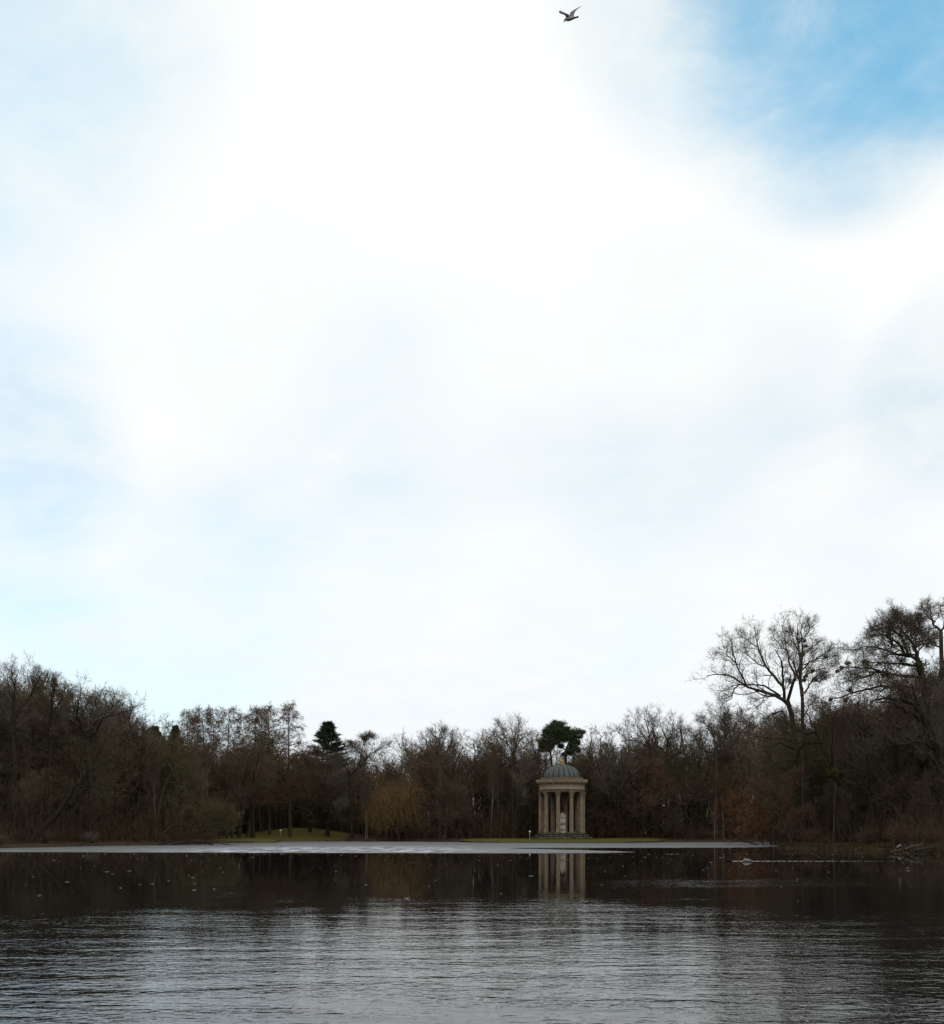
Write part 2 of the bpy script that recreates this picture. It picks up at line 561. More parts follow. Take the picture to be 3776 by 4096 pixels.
def make_water_mat():
    m = bpy.data.materials.new('lake_water')
    m.use_nodes = True
    N, L = m.node_tree.nodes, m.node_tree.links
    p = N['Principled BSDF']
    p.inputs['Base Color'].default_value = (.0085, .0085, .0078, 1)
    p.inputs['Roughness'].default_value = .015
    p.inputs['IOR'].default_value = 1.333
    p.inputs['Specular IOR Level'].default_value = .27
    geo = N.new('ShaderNodeNewGeometry')
    sp = N.new('ShaderNodeSeparateXYZ')
    L.new(geo.outputs['Position'], sp.inputs[0])

    def math_(op, a, b=None, c=None, clamp=False):
        n = N.new('ShaderNodeMath')
        n.operation = op
        n.use_clamp = clamp
        for i, v in enumerate((a, b, c)):
            if v is None:
                continue
            if isinstance(v, (int, float)):
                n.inputs[i].default_value = v
            else:
                L.new(v, n.inputs[i])
        return n.outputs[0]

    def noise(sx, sy, detail, rough, rot, off=0.0, dist=0.0):
        mp = N.new('ShaderNodeMapping')
        mp.inputs['Rotation'].default_value = (0, 0, R(rot))
        mp.inputs['Scale'].default_value = (sx, sy, 1)
        mp.inputs['Location'].default_value = (off, off * .7, 0)
        L.new(geo.outputs['Position'], mp.inputs[0])
        n = N.new('ShaderNodeTexNoise')
        n.inputs['Scale'].default_value = 1.0
        n.inputs['Detail'].default_value = detail
        n.inputs['Roughness'].default_value = rough
        n.inputs['Distortion'].default_value = dist
        L.new(mp.outputs[0], n.inputs['Vector'])
        return n.outputs[0]

    def ramp(v, a, b):
        n = N.new('ShaderNodeMapRange')
        n.interpolation_type = 'SMOOTHSTEP'
        n.inputs['From Min'].default_value = a
        n.inputs['From Max'].default_value = b
        L.new(v, n.inputs['Value'])
        return n.outputs[0]
    # a breeze ruffles the near water; farther out the lake lies calm but for one ruffled band on the right
    patch = noise(.16, .14, 5, .6, 4, 3.0)
    ywob = math_('ADD', sp.outputs[1], math_('MULTIPLY', math_('SUBTRACT', patch, .5), 34.0))
    near = ramp(ywob, 36.0, 13.0)
    near = math_('POWER', near, 1.7)
    yb = math_('ADD', sp.outputs[1], math_('MULTIPLY', math_('SUBTRACT', patch, .5), 9.0))
    band = math_('MULTIPLY', math_('MULTIPLY', ramp(yb, 29.5, 33.0), ramp(yb, 41.0, 37.0)), ramp(sp.outputs[0], 2.0, 8.0))
    amp = math_('ADD', math_('MULTIPLY', near, .96), math_('MULTIPLY', band, .85))
    amp = math_('ADD', amp, .035)
    streak = ramp(noise(.35, 1.3, 2, .5, -3, 9.0), .35, .62)
    amp = math_('MULTIPLY', amp, math_('MULTIPLY_ADD', streak, .55, .6))
    h = math_('MULTIPLY', noise(5.2, 8.6, 2, .5, 6, 0, .5), .0078)
    h = math_('ADD', h, math_('MULTIPLY', noise(2.3, 3.4, 2, .5, -9, 5.0, .3), .0085))
    h = math_('ADD', h, math_('MULTIPLY', noise(13.0, 21.0, 1, .5, 14, 2.0), .0011))
    h = math_('MULTIPLY', h, amp)
    bp = N.new('ShaderNodeBump')
    bp.inputs['Strength'].default_value = 1.0
    bp.inputs['Distance'].default_value = 1.0
    L.new(h, bp.inputs['Height'])
    L.new(bp.outputs[0], p.inputs['Normal'])
    return m


def make_ice_mat():
    m = bpy.data.materials.new('lake_ice')
    m.use_nodes = True
    N, L = m.node_tree.nodes, m.node_tree.links
    p = N['Principled BSDF']
    p.inputs['Roughness'].default_value = .45
    p.inputs['IOR'].default_value = 1.31
    p.inputs['Specular IOR Level'].default_value = .08
    geo = N.new('ShaderNodeNewGeometry')

    def noise(sx, sy, detail, off=0.0):
        mp = N.new('ShaderNodeMapping')
        mp.inputs['Scale'].default_value = (sx, sy, 1)
        mp.inputs['Location'].default_value = (off, off, 0)
        L.new(geo.outputs['Position'], mp.inputs[0])
        n = N.new('ShaderNodeTexNoise')
        n.inputs['Scale'].default_value = 1.0
        n.inputs['Detail'].default_value = detail
        n.inputs['Roughness'].default_value = .6
        L.new(mp.outputs[0], n.inputs['Vector'])
        return n.outputs[0]

    def ramp(v, a, b, lo=0., hi=1.):
        n = N.new('ShaderNodeMapRange')
        n.inputs['From Min'].default_value = a
        n.inputs['From Max'].default_value = b
        n.inputs['To Min'].default_value = lo
        n.inputs['To Max'].default_value = hi
        L.new(v, n.inputs['Value'])
        return n.outputs[0]

    def mix(f, a, b):
        n = N.new('ShaderNodeMix')
        n.data_type = 'RGBA'
        for s, v in ((n.inputs['Factor'], f), (n.inputs['A'], a), (n.inputs['B'], b)):
            if isinstance(v, tuple):
                s.default_value = (*v, 1)
            else:
                L.new(v, s)
        return n.outputs['Result']
    base = mix(ramp(noise(.05, .12, 5), .35, .65), (.115, .117, .120), (.165, .167, .174))
    sparkle_zone = noise(.02, .035, 2, 4.0)
    sparkle = noise(.55, .30, 3, 7.0)
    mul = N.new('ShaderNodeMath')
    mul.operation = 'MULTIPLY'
    L.new(ramp(sparkle, .50, .62), mul.inputs[0])
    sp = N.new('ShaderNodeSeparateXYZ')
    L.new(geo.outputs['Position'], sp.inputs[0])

    def m2(op, a, b):
        n = N.new('ShaderNodeMath')
        n.operation = op
        for i, v in enumerate((a, b)):
            if isinstance(v, (int, float)):
                n.inputs[i].default_value = v
            else:
                L.new(v, n.inputs[i])
        return n.outputs[0]
    # sparkle of reflected sky, painted as pale bluish colour on the middle of the sheet
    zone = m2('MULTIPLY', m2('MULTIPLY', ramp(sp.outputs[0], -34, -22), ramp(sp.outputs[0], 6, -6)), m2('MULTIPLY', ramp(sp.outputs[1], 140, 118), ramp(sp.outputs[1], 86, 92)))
    zone = m2('MULTIPLY', zone, ramp(sparkle_zone, .25, .55, .45, 1.))
    zone = m2('MAXIMUM', zone, ramp(sparkle_zone, .5, .7, .0, .25))
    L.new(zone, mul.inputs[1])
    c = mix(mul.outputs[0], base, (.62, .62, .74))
    streak = ramp(noise(.06, .9, 3, 11.0), .58, .70)
    c = mix(streak, c, (.085, .083, .083))
    L.new(c, p.inputs['Base Color'])
    bp = N.new('ShaderNodeBump')
    bp.inputs['Distance'].default_value = .02
    L.new(sparkle, bp.inputs['Height'])
    L.new(bp.outputs[0], p.inputs['Normal'])
    return m


# ------------------------------------------------------------------ lake, shore and ground
SHORE_PX = [(-400, 3399), (-200, 3397), (0, 3394), (160, 3390), (340, 3386), (470, 3383.5), (700, 3381), (850, 3377), (880, 3373.5),
            (1108, 3371.5), (1122, 3366.5), (1300, 3365.3), (1505, 3365.3), (1520, 3367.5), (1840, 3368.7), (1880, 3370.5), (2000, 3372),
            (2245, 3372.6), (2500, 3372), (2620, 3370.3), (2660, 3369), (2900, 3369), (3085, 3369.5)]
TIP_PX = [(3106, 3392.5), (3250, 3396), (3450, 3401), (3560, 3404), (3620, 3409), (3680, 3412), (3776, 3415), (3900, 3421)]


def shore_pt(px, py):
    D = EYE * F / (py - HY)
    return ((px - CX) / F * D, D)


shore = [shore_pt(*p) for p in SHORE_PX]
tip = [shore_pt(*p) for p in TIP_PX]
bay = [(56.5, 183), (54, 166), (47, 142), (39, 124)]
near = [(41, 58), (36, 38), (24, 20), (12, 6), (0, 3.4), (-14, 5), (-34, 20), (-50, 45), (-57, 70)]
LC = np.array([0.0, 100.0])
poly = np.array(shore + bay + tip + near)
_rel = poly - LC
_ang = np.arctan2(_rel[:, 1], _rel[:, 0])
_rad = np.hypot(_rel[:, 0], _rel[:, 1])
_o = np.argsort(_ang)
ANG, RAD = _ang[_o], _rad[_o]
ANG = np.concatenate([ANG[-1:] - 2 * PI, ANG, ANG[:1] + 2 * PI])
RAD = np.concatenate([RAD[-1:], RAD, RAD[:1]])


def shore_r(a):
    a = np.asarray(a, float)
    r = np.interp((a + PI) % (2 * PI) - PI, ANG, RAD)
    return r + .18 * np.sin(a * 61) + .14 * np.sin(a * 137 + 1) + .10 * np.sin(a * 311 + 2)


def sst(x, a, b):
    t = np.clip((np.asarray(x, float) - a) / (b - a), 0, 1)
    return t * t * (3 - 2 * t)


def ground_z(x, y):
    x, y = np.asarray(x, float), np.asarray(y, float)
    a = np.arctan2(y - LC[1], x - LC[0])
    d = np.hypot(x - LC[0], y - LC[1]) - shore_r(a)
    z = np.interp(d, [-6, -2, 0, .06, .25, 1, 4, 12, 30, 80, 300, 4000], [-2.5, -.8, -.06, .16, .27, .34, .46, .62, .85, 1.1, 1.6, 2.0])
    on = sst(d, .2, 3)
    z = z + on * (.06 * np.sin(x * .9 + 1) * np.sin(y * .7) + .05 * np.sin(x * .31) * np.sin(y * .23 + 2))
    z = z + 2.25 * np.exp(-(((x + 40) / 12.) ** 2 + ((y - 238) / 15.) ** 2)) * on
    flat = np.exp(-(((x - TEMPLE[0]) / 8.) ** 2 + ((y - TEMPLE[1]) / 9.) ** 2) ** 2) * on
    return z * (1 - flat) + TEMPLE[2] * flat


TEMPLE = ((2247.4 - CX) / F * 192.0, 192.0, .60)


def lawn_mask(x, y):
    x, y = np.asarray(x, float), np.asarray(y, float)
    px = x / y * F + CX
    a = sst(px, 1790, 1900) * sst(-px, -2780, -2540) * sst(-y, -206, -192) * sst(y, 168, 174)
    b = sst(x, -56, -49) * sst(-x, 23, 31) * sst(-y, -240, -228) * sst(y, 174, 180)
    c = .30 * sst(px, 3040, 3100) * sst(-y, -118, -108)
    return np.maximum(np.maximum(a, b), c)


def build_ground():
    n = 1500
    a = np.linspace(-PI, PI, n, endpoint=False)
    rs = shore_r(a)
    ds = np.array([-6, -2, -.05, .06, .25, .6, 1.2, 2.5, 4, 6, 8, 10.5, 13, 16, 19, 23, 27, 31, 36, 42, 50, 62, 80, 130, 300, 900, 3500])
    jit = rng.normal(0, .05, n)
    Rr = rs[None, :] + ds[:, None] + np.where((ds[:, None] > 0) & (ds[:, None] < 2), jit[None, :], 0)
    X = LC[0] + Rr * np.cos(a)
    Y = LC[1] + Rr * np.sin(a)
    Z = ground_z(X, Y)
    Z = Z + np.where((ds[:, None] > .05) & (ds[:, None] < 5), rng.normal(0, .03, X.shape), 0)
    V = np.stack([X, Y, Z], -1)
    m = len(ds)
    idx = np.arange(m * n).reshape(m, n)
    q = np.stack([idx[:-1], idx[1:], np.roll(idx, -1, 1)[1:], np.roll(idx, -1, 1)[:-1]], -1).reshape(-1, 4)
    g = Geo()
    g.add(V, q=q)
    me = g.mesh('ground')
    at_ = me.attributes.new('lawn', 'FLOAT', 'POINT')
    at_.data.foreach_set('value', lawn_mask(X, np.maximum(Y, 1)).ravel().astype(np.float32) * (Y.ravel() > 30))
    o = obj('ground', me, make_ground_mat(), smooth=True)
    tag(o, kind='structure')


build_ground()

g = Geo()
g.add([(-140, -2, 0), (140, -2, 0), (140, 300, 0), (-140, 300, 0)], q=[(0, 1, 2, 3)])
lake = obj('lake', g.mesh('lake'), make_water_mat())
tag(lake, kind='structure')


def build_ice():
    near_edge = [(-300, 3407), (0, 3408), (350, 3409), (700, 3410), (800, 3410), (1000, 3411), (1200, 3411.6), (1600, 3412), (1800, 3413), (2000, 3413.2), (2200, 3413),
                 (2400, 3412.3), (2480, 3410.5), (2540, 3408.8), (2450, 3405), (2300, 3401), (2200, 3398.5), (2100, 3396), (2030, 3393.8),
                 (2060, 3392.6), (2100, 3392), (2200, 3391.5), (2400, 3391.2), (2600, 3391), (2900, 3391), (3000, 3390), (3060, 3388.6), (3110, 3387)]
    pts = []
    for i, (px, py) in enumerate(near_edge):
        if i:
            p0 = near_edge[i - 1]
            for s in (1, 2, 3, 4, 5, 6, 7):
                f = s / 8
                pts.append((p0[0] + (px - p0[0]) * f, p0[1] + (py - p0[1]) * f + random.gauss(0, .2)))
        pts.append((px, py))
    W = [shore_pt(*p) for p in pts] + [(70, 175), (70, 225), (-110, 260), (-110, 100)]
    bm = bmesh.new()
    top = [bm.verts.new((x, y, .022)) for x, y in W]
    bot = [bm.verts.new((x, y, -.03)) for x, y in W]
    f = bm.faces.new(top)
    for i in range(len(W)):
        j = (i + 1) % len(W)
        bm.faces.new((top[j], top[i], bot[i], bot[j]))
    bmesh.ops.recalc_face_normals(bm, faces=bm.faces[:])
    bmesh.ops.triangulate(bm, faces=[f])
    me = bpy.data.meshes.new('ice')
    bm.to_mesh(me)
    bm.free()
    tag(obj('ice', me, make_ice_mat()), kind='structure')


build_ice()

# ------------------------------------------------------------------ trees
def add_twig_levels(crown, rng, P1, R1, l2, l3, tw):
    P2, R2 = spawn(rng, P1, R1, **l2)
    tubes(crown, P2, R2, 4)
    P3, R3 = spawn(rng, P2, R2, **l3)
    tubes(crown, P3, R3, 3)
    ends = np.concatenate([P2[:, -3:, :], P3[:, -3:, :]]) if len(P3) else P2[:, -3:, :]
    twigs(crown, rng, ends, **tw)
    return P2, P3


def tree_geo(kind, seed):
    rng = np.random.default_rng(seed)
    tr, cr, ex = Geo(), Geo(), None
    H = 20.0

    def trunk(h, r0, lean=.06, n=9, jit=.05, r1=.25):
        z = np.linspace(0, 1, n)
        p = np.zeros((1, n, 3))
        ph = rng.random() * 6.28
        w = np.cumsum(rng.normal(0, jit, (n, 2)), 0) * h / n
        w -= w[0]
        p[0, :, 0] = np.cos(ph) * lean * h * z ** 1.5 + w[:, 0]
        p[0, :, 1] = np.sin(ph) * lean * h * z ** 1.5 + w[:, 1]
        p[0, :, 2] = z * h - .3 * (z == 0)
        r = r0 * (1 - z * (1 - r1))
        r[0] *= 1.35
        return p, r[None, :]
    if kind == 'ash':
        P0, R0 = trunk(17, .36, .05, 10, .10, .2)
        P1, R1 = spawn(rng, P0, R0, 15, .30, 1.0, 42, 9, lambda t, l: 9.5 * (1.15 - .75 * t), 7, .16, .13, .5)
        tubes(tr, P0, R0, 8)
        tubes(tr, P1, R1, 5)
        add_twig_levels(cr, rng, P1, R1,
                        dict(k=9, t0=.2, t1=1, ang=42, sd=12, length=lambda t, l: l * .42 * (1.2 - .6 * t), n=5, up=.18, jit=.16, rr=.55, rmin=.022),
                        dict(k=8, t0=.15, t1=1, ang=42, sd=15, length=lambda t, l: l * .42, n=4, up=.12, jit=.2, rr=.55, rmin=.014),
                        dict(k=6, length=.75, width=.034, ang=38, up=.25))
    elif kind == 'oak':
        P0, R0 = trunk(9.5, .52, .08, 8, .10, .55)
        P1, R1 = spawn(rng, P0, R0, 11, .42, 1.0, 48, 16, lambda t, l: 12.0 * (1.1 - .28 * t), 9, .10, .26, .55)
        tubes(tr, P0, R0, 8)
        tubes(tr, P1, R1, 6)
        add_twig_levels(cr, rng, P1, R1,
                        dict(k=11, t0=.2, t1=1, ang=52, sd=14, length=lambda t, l: l * .36 * (1.25 - .6 * t), n=6, up=.08, jit=.3, rr=.55, rmin=.026),
                        dict(k=9, t0=.1, t1=1, ang=50, sd=18, length=lambda t, l: l * .42, n=4, up=.05, jit=.32, rr=.55, rmin=.015),
                        dict(k=6, length=.6, width=.036, ang=50, up=.1))
        H = 19.0
    elif kind == 'slender':
        P0, R0 = trunk(19, .22, .05, 10, .06, .15)
        P1, R1 = spawn(rng, P0, R0, 17, .38, .99, 40, 10, lambda t, l: 5.2 * (1.25 - .8 * t), 6, .12, .14, .45)
        tubes(tr, P0, R0, 7)
        tubes(tr, P1, R1, 5)
        add_twig_levels(cr, rng, P1, R1,
                        dict(k=8, t0=.15, t1=1, ang=40, sd=12, length=lambda t, l: l * .42, n=5, up=.14, jit=.18, rr=.55, rmin=.02),
                        dict(k=6, t0=.1, t1=1, ang=42, sd=15, length=lambda t, l: l * .45, n=4, up=.1, jit=.2, rr=.55, rmin=.013),
                        dict(k=6, length=.6, width=.034, ang=38, up=.22))
    elif kind == 'bushy':
        P0, R0 = trunk(11.5, .30, .06, 8, .12, .2)
        P1, R1 = spawn(rng, P0, R0, 24, .10, .98, 52, 12, lambda t, l: 6.6 * (1.1 - .55 * t), 7, .10, .16, .42)
        tubes(tr, P0, R0, 7)
        tubes(tr, P1, R1, 5)
        add_twig_levels(cr, rng, P1, R1,
                        dict(k=9, t0=.15, t1=1, ang=45, sd=14, length=lambda t, l: l * .42, n=5, up=.10, jit=.2, rr=.5, rmin=.02),
                        dict(k=7, t0=.1, t1=1, ang=45, sd=16, length=lambda t, l: l * .5, n=4, up=.08, jit=.22, rr=.55, rmin=.012),
                        dict(k=8, length=.62, width=.030, ang=42, up=.15))
        H = 14.0
    elif kind == 'rust':
        P0, R0 = trunk(8.5, .20, .05, 7, .10, .2)
        P1, R1 = spawn(rng, P0, R0, 22, .08, .98, 55, 12, lambda t, l: 4.8 * (1.1 - .5 * t), 6, .06, .16, .42)
        tubes(tr, P0, R0, 7)
        tubes(tr, P1, R1, 5)
        P2, P3 = add_twig_levels(cr, rng, P1, R1,
                                 dict(k=8, t0=.15, t1=1, ang=48, sd=14, length=lambda t, l: l * .42, n=5, up=.05, jit=.2, rr=.5, rmin=.016),
                                 dict(k=4, t0=.1, t1=1, ang=48, sd=16, length=lambda t, l: l * .5, n=4, up=.03, jit=.22, rr=.55, rmin=.011),
                                 dict(k=4, length=.4, width=.024))
        ex = Geo()
        leaves(ex, rng, P3[:, -1], 8, .42, .15)
        leaves(ex, rng, P2[:, -2], 8, .45, .15)
        H = 10.0
    elif kind == 'larch':
        P0, R0 = trunk(22, .27, .03, 12, .02, .06)
        P1, R1 = spawn(rng, P0, R0, 84, .25, .985, 84, 10, lambda t, l: 5.6 * np.maximum(1.05 - t, .05) ** .62, 6, .015, .10, .30, rmin=.03)
        tubes(tr, P0, R0, 7)
        tubes(cr, P1, R1, 4)
        P2, R2 = spawn(rng, P1, R1, 11, .15, 1, 55, 15, lambda t, l: .6 + .18 * l, 4, -.18, .18, .5, rmin=.014)
        tubes(cr, P2, R2, 3)
        twigs(cr, rng, np.concatenate([P2, P1[:, -4:]]), 13, .5, .036, 50, 20, -.25)
        H = 22.0
    elif kind == 'spruce':
        P0, R0 = trunk(20, .26, .01, 10, .01, .06)
        P1, R1 = spawn(rng, P0, R0, 190, .25, .998, 76, 11, lambda t, l: 5.9 * np.maximum(1.0 - t, .012) ** .86, 6, .055, .05, .28, rmin=.02)
        tubes(tr, P0, R0, 7)
        tubes(tr, P1, R1, 3)
        P2, R2 = spawn(rng, P1, R1, 9, .12, 1, 48, 10, lambda t, l: .32 * l * (1.25 - t) + .25, 4, .02, .08, .5, rmin=.012, flat=.8)
        tubes(cr, P2, R2, 3)
        twigs(cr, rng, np.concatenate([P2, P1[:, -4:]]), 14, .42, .10, 48, 18, .08, .05, 1)
        H = 20.0
    elif kind == 'willow':
        P0, R0 = trunk(4.5, .34, .18, 7, .10, .6)
        P1, R1 = spawn(rng, P0, R0, 8, .5, 1.0, 36, 12, lambda t, l: 8.2 + 0 * t, 8, .10, .18, .6)
        tubes(tr, P0, R0, 8)
        tubes(tr, P1, R1, 5)
        P2, R2 = spawn(rng, P1, R1, 9, .25, 1, 48, 14, lambda t, l: l * .42, 6, .02, .2, .5, rmin=.02)
        tubes(cr, P2, R2, 4)
        P3, R3 = spawn(rng, np.concatenate([P2, P1[:, -6:]]), np.concatenate([R2, R1[:, -6:]]), 19, .15, 1, 60, 20, lambda t, l: 3.4 + 0 * t, 7, -.30, .13, .3, rmin=.012)
        keep = P3[:, -1, 2] > .3
        P3, R3 = P3[keep], R3[keep]
        tubes(cr, P3, R3 * .8 + .004, 3)
        twigs(cr, rng, P3, 8, .8, .026, 20, 10, -.6)
        H = 14.5
    elif kind == 'birch':
        P0, R0 = trunk(8, .05, .06, 8, .08, .2)
        P1, R1 = spawn(rng, P0, R0, 16, .30, .98, 42, 10, lambda t, l: 2.2 * (1.2 - .7 * t), 5, .08, .14, .4, rmin=.014)
        tubes(tr, P0, R0, 6)
        tubes(cr, P1, R1, 3)
        P2, R2 = spawn(rng, P1, R1, 7, .2, 1, 42, 14, lambda t, l: l * .45, 4, .0, .2, .5, rmin=.009)
        tubes(cr, P2, R2, 3)
        twigs(cr, rng, P2, 6, .4, .02, 40, 15, -.1)
        H = 8.0
    elif kind == 'shrub':
        k = 16
        base = np.zeros((1, 2, 3))
        base[0, 1, 2] = .5
        P1, R1 = spawn(rng, base, np.full((1, 2), .08), k, .1, .9, 32, 16, lambda t, l: 3.1 + 0 * t, 6, .06, .14, .6, rmin=.025)
        tubes(tr, P1, R1, 4)
        P2, R2 = spawn(rng, P1, R1, 9, .15, 1, 42, 14, lambda t, l: l * .42, 5, .06, .2, .5, rmin=.012)
        tubes(cr, P2, R2, 3)
        P3, R3 = spawn(rng, P2, R2, 5, .15, 1, 45, 14, lambda t, l: l * .45, 4, .04, .2, .5, rmin=.009)
        tubes(cr, P3, R3, 3)
        twigs(cr, rng, P3, 5, .35, .022, 40, 15, .1)
        H = 3.6
    return tr, cr, ex, H


PROTO = {}


def proto(kind, seed):
    if (kind, seed) not in PROTO:
        tr, cr, ex, H = tree_geo(kind, seed)
        mt, mc = tr.mesh(kind + '_trunk'), cr.mesh(kind + '_crown')
        z = np.empty(len(mc.vertices) * 3, np.float32)
        mc.vertices.foreach_get('co', z)
        H = float(np.percentile(z[2::3], 99.7))
        mt.polygons.foreach_set('use_smooth', np.ones(len(mt.polygons), dtype=bool))
        me = ex.mesh(kind + '_leaves') if ex else None
        for x in (mt, mc, me):
            if x:
                x.materials.append(M['bark'])
        PROTO[(kind, seed)] = (mt, mc, me, H)
    return PROTO[(kind, seed)]


def part(name, me, mat, parent):
    o = bpy.data.objects.new(name, me)
    o.material_slots[0].link = 'OBJECT'
    o.material_slots[0].material = mat
    return link(o, parent)


def plant_tree(name, kind, seed, px, D, top, label, cat='tree', group=None, width=1.0, rz=None, bark='bark', crown='twig_brown', tilt=(0, 0), extra='leaf_rust', ivy=0, height=None):
    mt, mc, me, H = proto(kind, seed)
    x, y = (px - CX) / F * D, D
    z = float(ground_z(x, y)) - .08
    h = height if height else EYE + (HY - top) / F * D - z
    s = h / H
    e = empty(name, (x, y, z))
    e.rotation_euler = (R(tilt[0]), R(tilt[1]), rng.random() * 6.28 if rz is None else rz)
    e.scale = (s * width, s * width, s)
    part('trunk', mt, M[bark], e)
    part('crown', mc, M[crown], e)
    if me:
        part('leaves', me, M[extra], e)
    tag(e, label, cat, group)
    return e


def resample(pts, n):
    pts = np.asarray(pts, float)
    d = np.concatenate([[0], np.cumsum(np.linalg.norm(np.diff(pts, axis=0), axis=1))])
    t = np.linspace(0, d[-1], n * 6)
    dense = np.stack([np.interp(t, d, pts[:, i]) for i in range(pts.shape[1])], -1)
    for _ in range(3):          # round the corners of the traced line
        dense[1:-1] = (dense[:-2] + dense[1:-1] * 2 + dense[2:]) / 4
    d = np.concatenate([[0], np.cumsum(np.linalg.norm(np.diff(dense, axis=0), axis=1))])
    t = np.linspace(0, d[-1], n)
    return np.stack([np.interp(t, d, dense[:, i]) for i in range(pts.shape[1])], -1)


def traced_tree(name, crop, D, limbs, label, bark='bark', crown='twig_brown', seed=1, cat='tree', group=None, style='ash', balls=(), ivy=None, ivy_mat='ivy',
                k2=12, k3=8, ktw=6, l2=.33, depth=1.0, twig_len=.6, up2=.12, bareness=.12, rootz=None):
    """a tree whose trunk and limbs follow the ones in the photograph: limbs = [(r_start, r_end, [(x, y) ...], kind)]"""
    rg = np.random.default_rng(seed)
    ox, oy, s = crop
    tr, cr = Geo(), Geo()
    x0, y0 = limbs[0][2][0]
    root = at(ox + x0 * s, oy + y0 * s, D)
    gz = float(ground_z(root[0], root[1])) - .1
    if rootz is not None:
        gz = rootz
    root[2] = gz
    Ps, Rs, done = [], [], []
    for i, (r0, r1, pts, *kind) in enumerate(limbs):
        w = np.array([at(ox + px * s, oy + py * s, D) for px, py in pts])
        w[:, 2] = np.maximum(w[:, 2], gz + .1 if i else gz)
        if i == 0:
            w[0, 2] = gz - .3
        n = 11
        p = resample(w, n)
        # leave the picture plane: every limb heads its own way towards or away from the lake
        if i:
            L = np.linalg.norm(np.diff(p, axis=0), axis=1).sum()
            slope = rg.uniform(.25, .6) * (1 if i % 2 else -1) * depth
            t = np.linspace(0, 1, n)
            yoff = slope * L * (t - .35 * t * t)
            base_off = 0.0
            for q, qo in done:          # start at the depth of the limb it leaves
                dd = np.hypot(q[:, 0] - p[0, 0], q[:, 2] - p[0, 2])
                if dd.min() < 1.2:
                    base_off = q[dd.argmin(), 1] - D
                    break
            p[:, 1] += base_off + yoff
        done.insert(0, (p, 0))
        p = p + np.concatenate([np.zeros((1, 3)), rg.normal(0, .06, (n - 1, 3))]) * (1 if i else .3)
        Ps.append(p - root)
        rr = np.linspace(r0, r1, n)
        if i == 0:
            rr[0] *= 1.4
            rr[1] *= 1.08
        Rs.append(rr)
    P, Rr = np.array(Ps), np.array(Rs)
    tubes(tr, P, Rr, 7)
    thin = Rr[:, -1] < .16
    Pb, Rb = P[thin], Rr[thin]
    jit = .3 if style == 'oak' else .18
    P1b, R1b = spawn(rg, Pb, Rb, k2, bareness, 1, 42 if style == 'ash' else 50, 14, lambda t, l: np.minimum(l * l2 * (1.3 - .75 * t) + .4, 4.2), 6, up2, jit, .5, rmin=.026)
    tubes(cr, P1b, R1b, 4)
    P2b, R2b = spawn(rg, P1b, R1b, k3, .12, 1, 44, 15, lambda t, l: l * .45 + .15, 5, up2 * .8, jit, .55, rmin=.016)
    tubes(cr, P2b, R2b, 3)
    P3b, R3b = spawn(rg, P2b, R2b, 3, .2, 1, 44, 15, lambda t, l: l * .45 + .1, 4, up2 * .6, jit, .55, rmin=.012)
    tubes(cr, P3b, R3b, 3)
    twigs(cr, rg, np.concatenate([P2b[:, -4:], P3b]), ktw, twig_len, .028, 42, 16, up2)
    e = empty(name, root)
    e.scale = (1, 1, .96)
    mt = tr.mesh('trunk')
    mt.polygons.foreach_set('use_smooth', np.ones(len(mt.polygons), dtype=bool))
    obj('trunk', mt, M[bark], e)
    obj('crown', cr.mesh('crown'), M[crown], e)
    if ivy:
        gi = Geo()
        for (px, py, rad, cnt) in ivy:
            c = at(ox + px * s, oy + py * s, D) - root + np.array([0, -.2, 0])
            leaves(gi, rg, [c], cnt, rad, .17)
            tw0 = c[None, None, :] + rg.normal(0, rad * .4, (60, 2, 3)) * np.array([1, 1, .8])
            twigs(gi, rg, tw0, 5, rad * .5, .03, 40, 30, 0)
        obj('ivy', gi.mesh('ivy'), M[ivy_mat], e)
    for (px, py, rad) in balls:
        gb = Geo()
        c = at(ox + px * s, oy + py * s, D) - root
        dd = np.hypot(P[..., 0] - c[0], P[..., 2] - c[2])
        c[1] = P.reshape(-1, 3)[dd.argmin(), 1]
        rm = rad * s / F * D
        leaves(gb, rg, [c], int(60 + 170 * rm), rm, .12, .85)
        twigs(gb, rg, np.repeat(c[None, None, :], 46, 0) + rg.normal(0, rm * .42, (46, 2, 3)), 7, rm * .6, .028, 60, 30, -.1)
        obj('mistletoe', gb.mesh('mistletoe'), M['mistletoe'], e)
    tag(e, label, cat, group)
    return e


C1 = (0, 2600, .424)
C2 = (600, 2750, .3788)
C3 = (1200, 2800, .3247)
C4 = (1700, 2800, .3247)
C5 = (3000, 2850, .2894)
C6 = (2300, 2750, .3517)
C7 = (2750, 2380, .3517)
C8 = (3200, 2330, .3341)

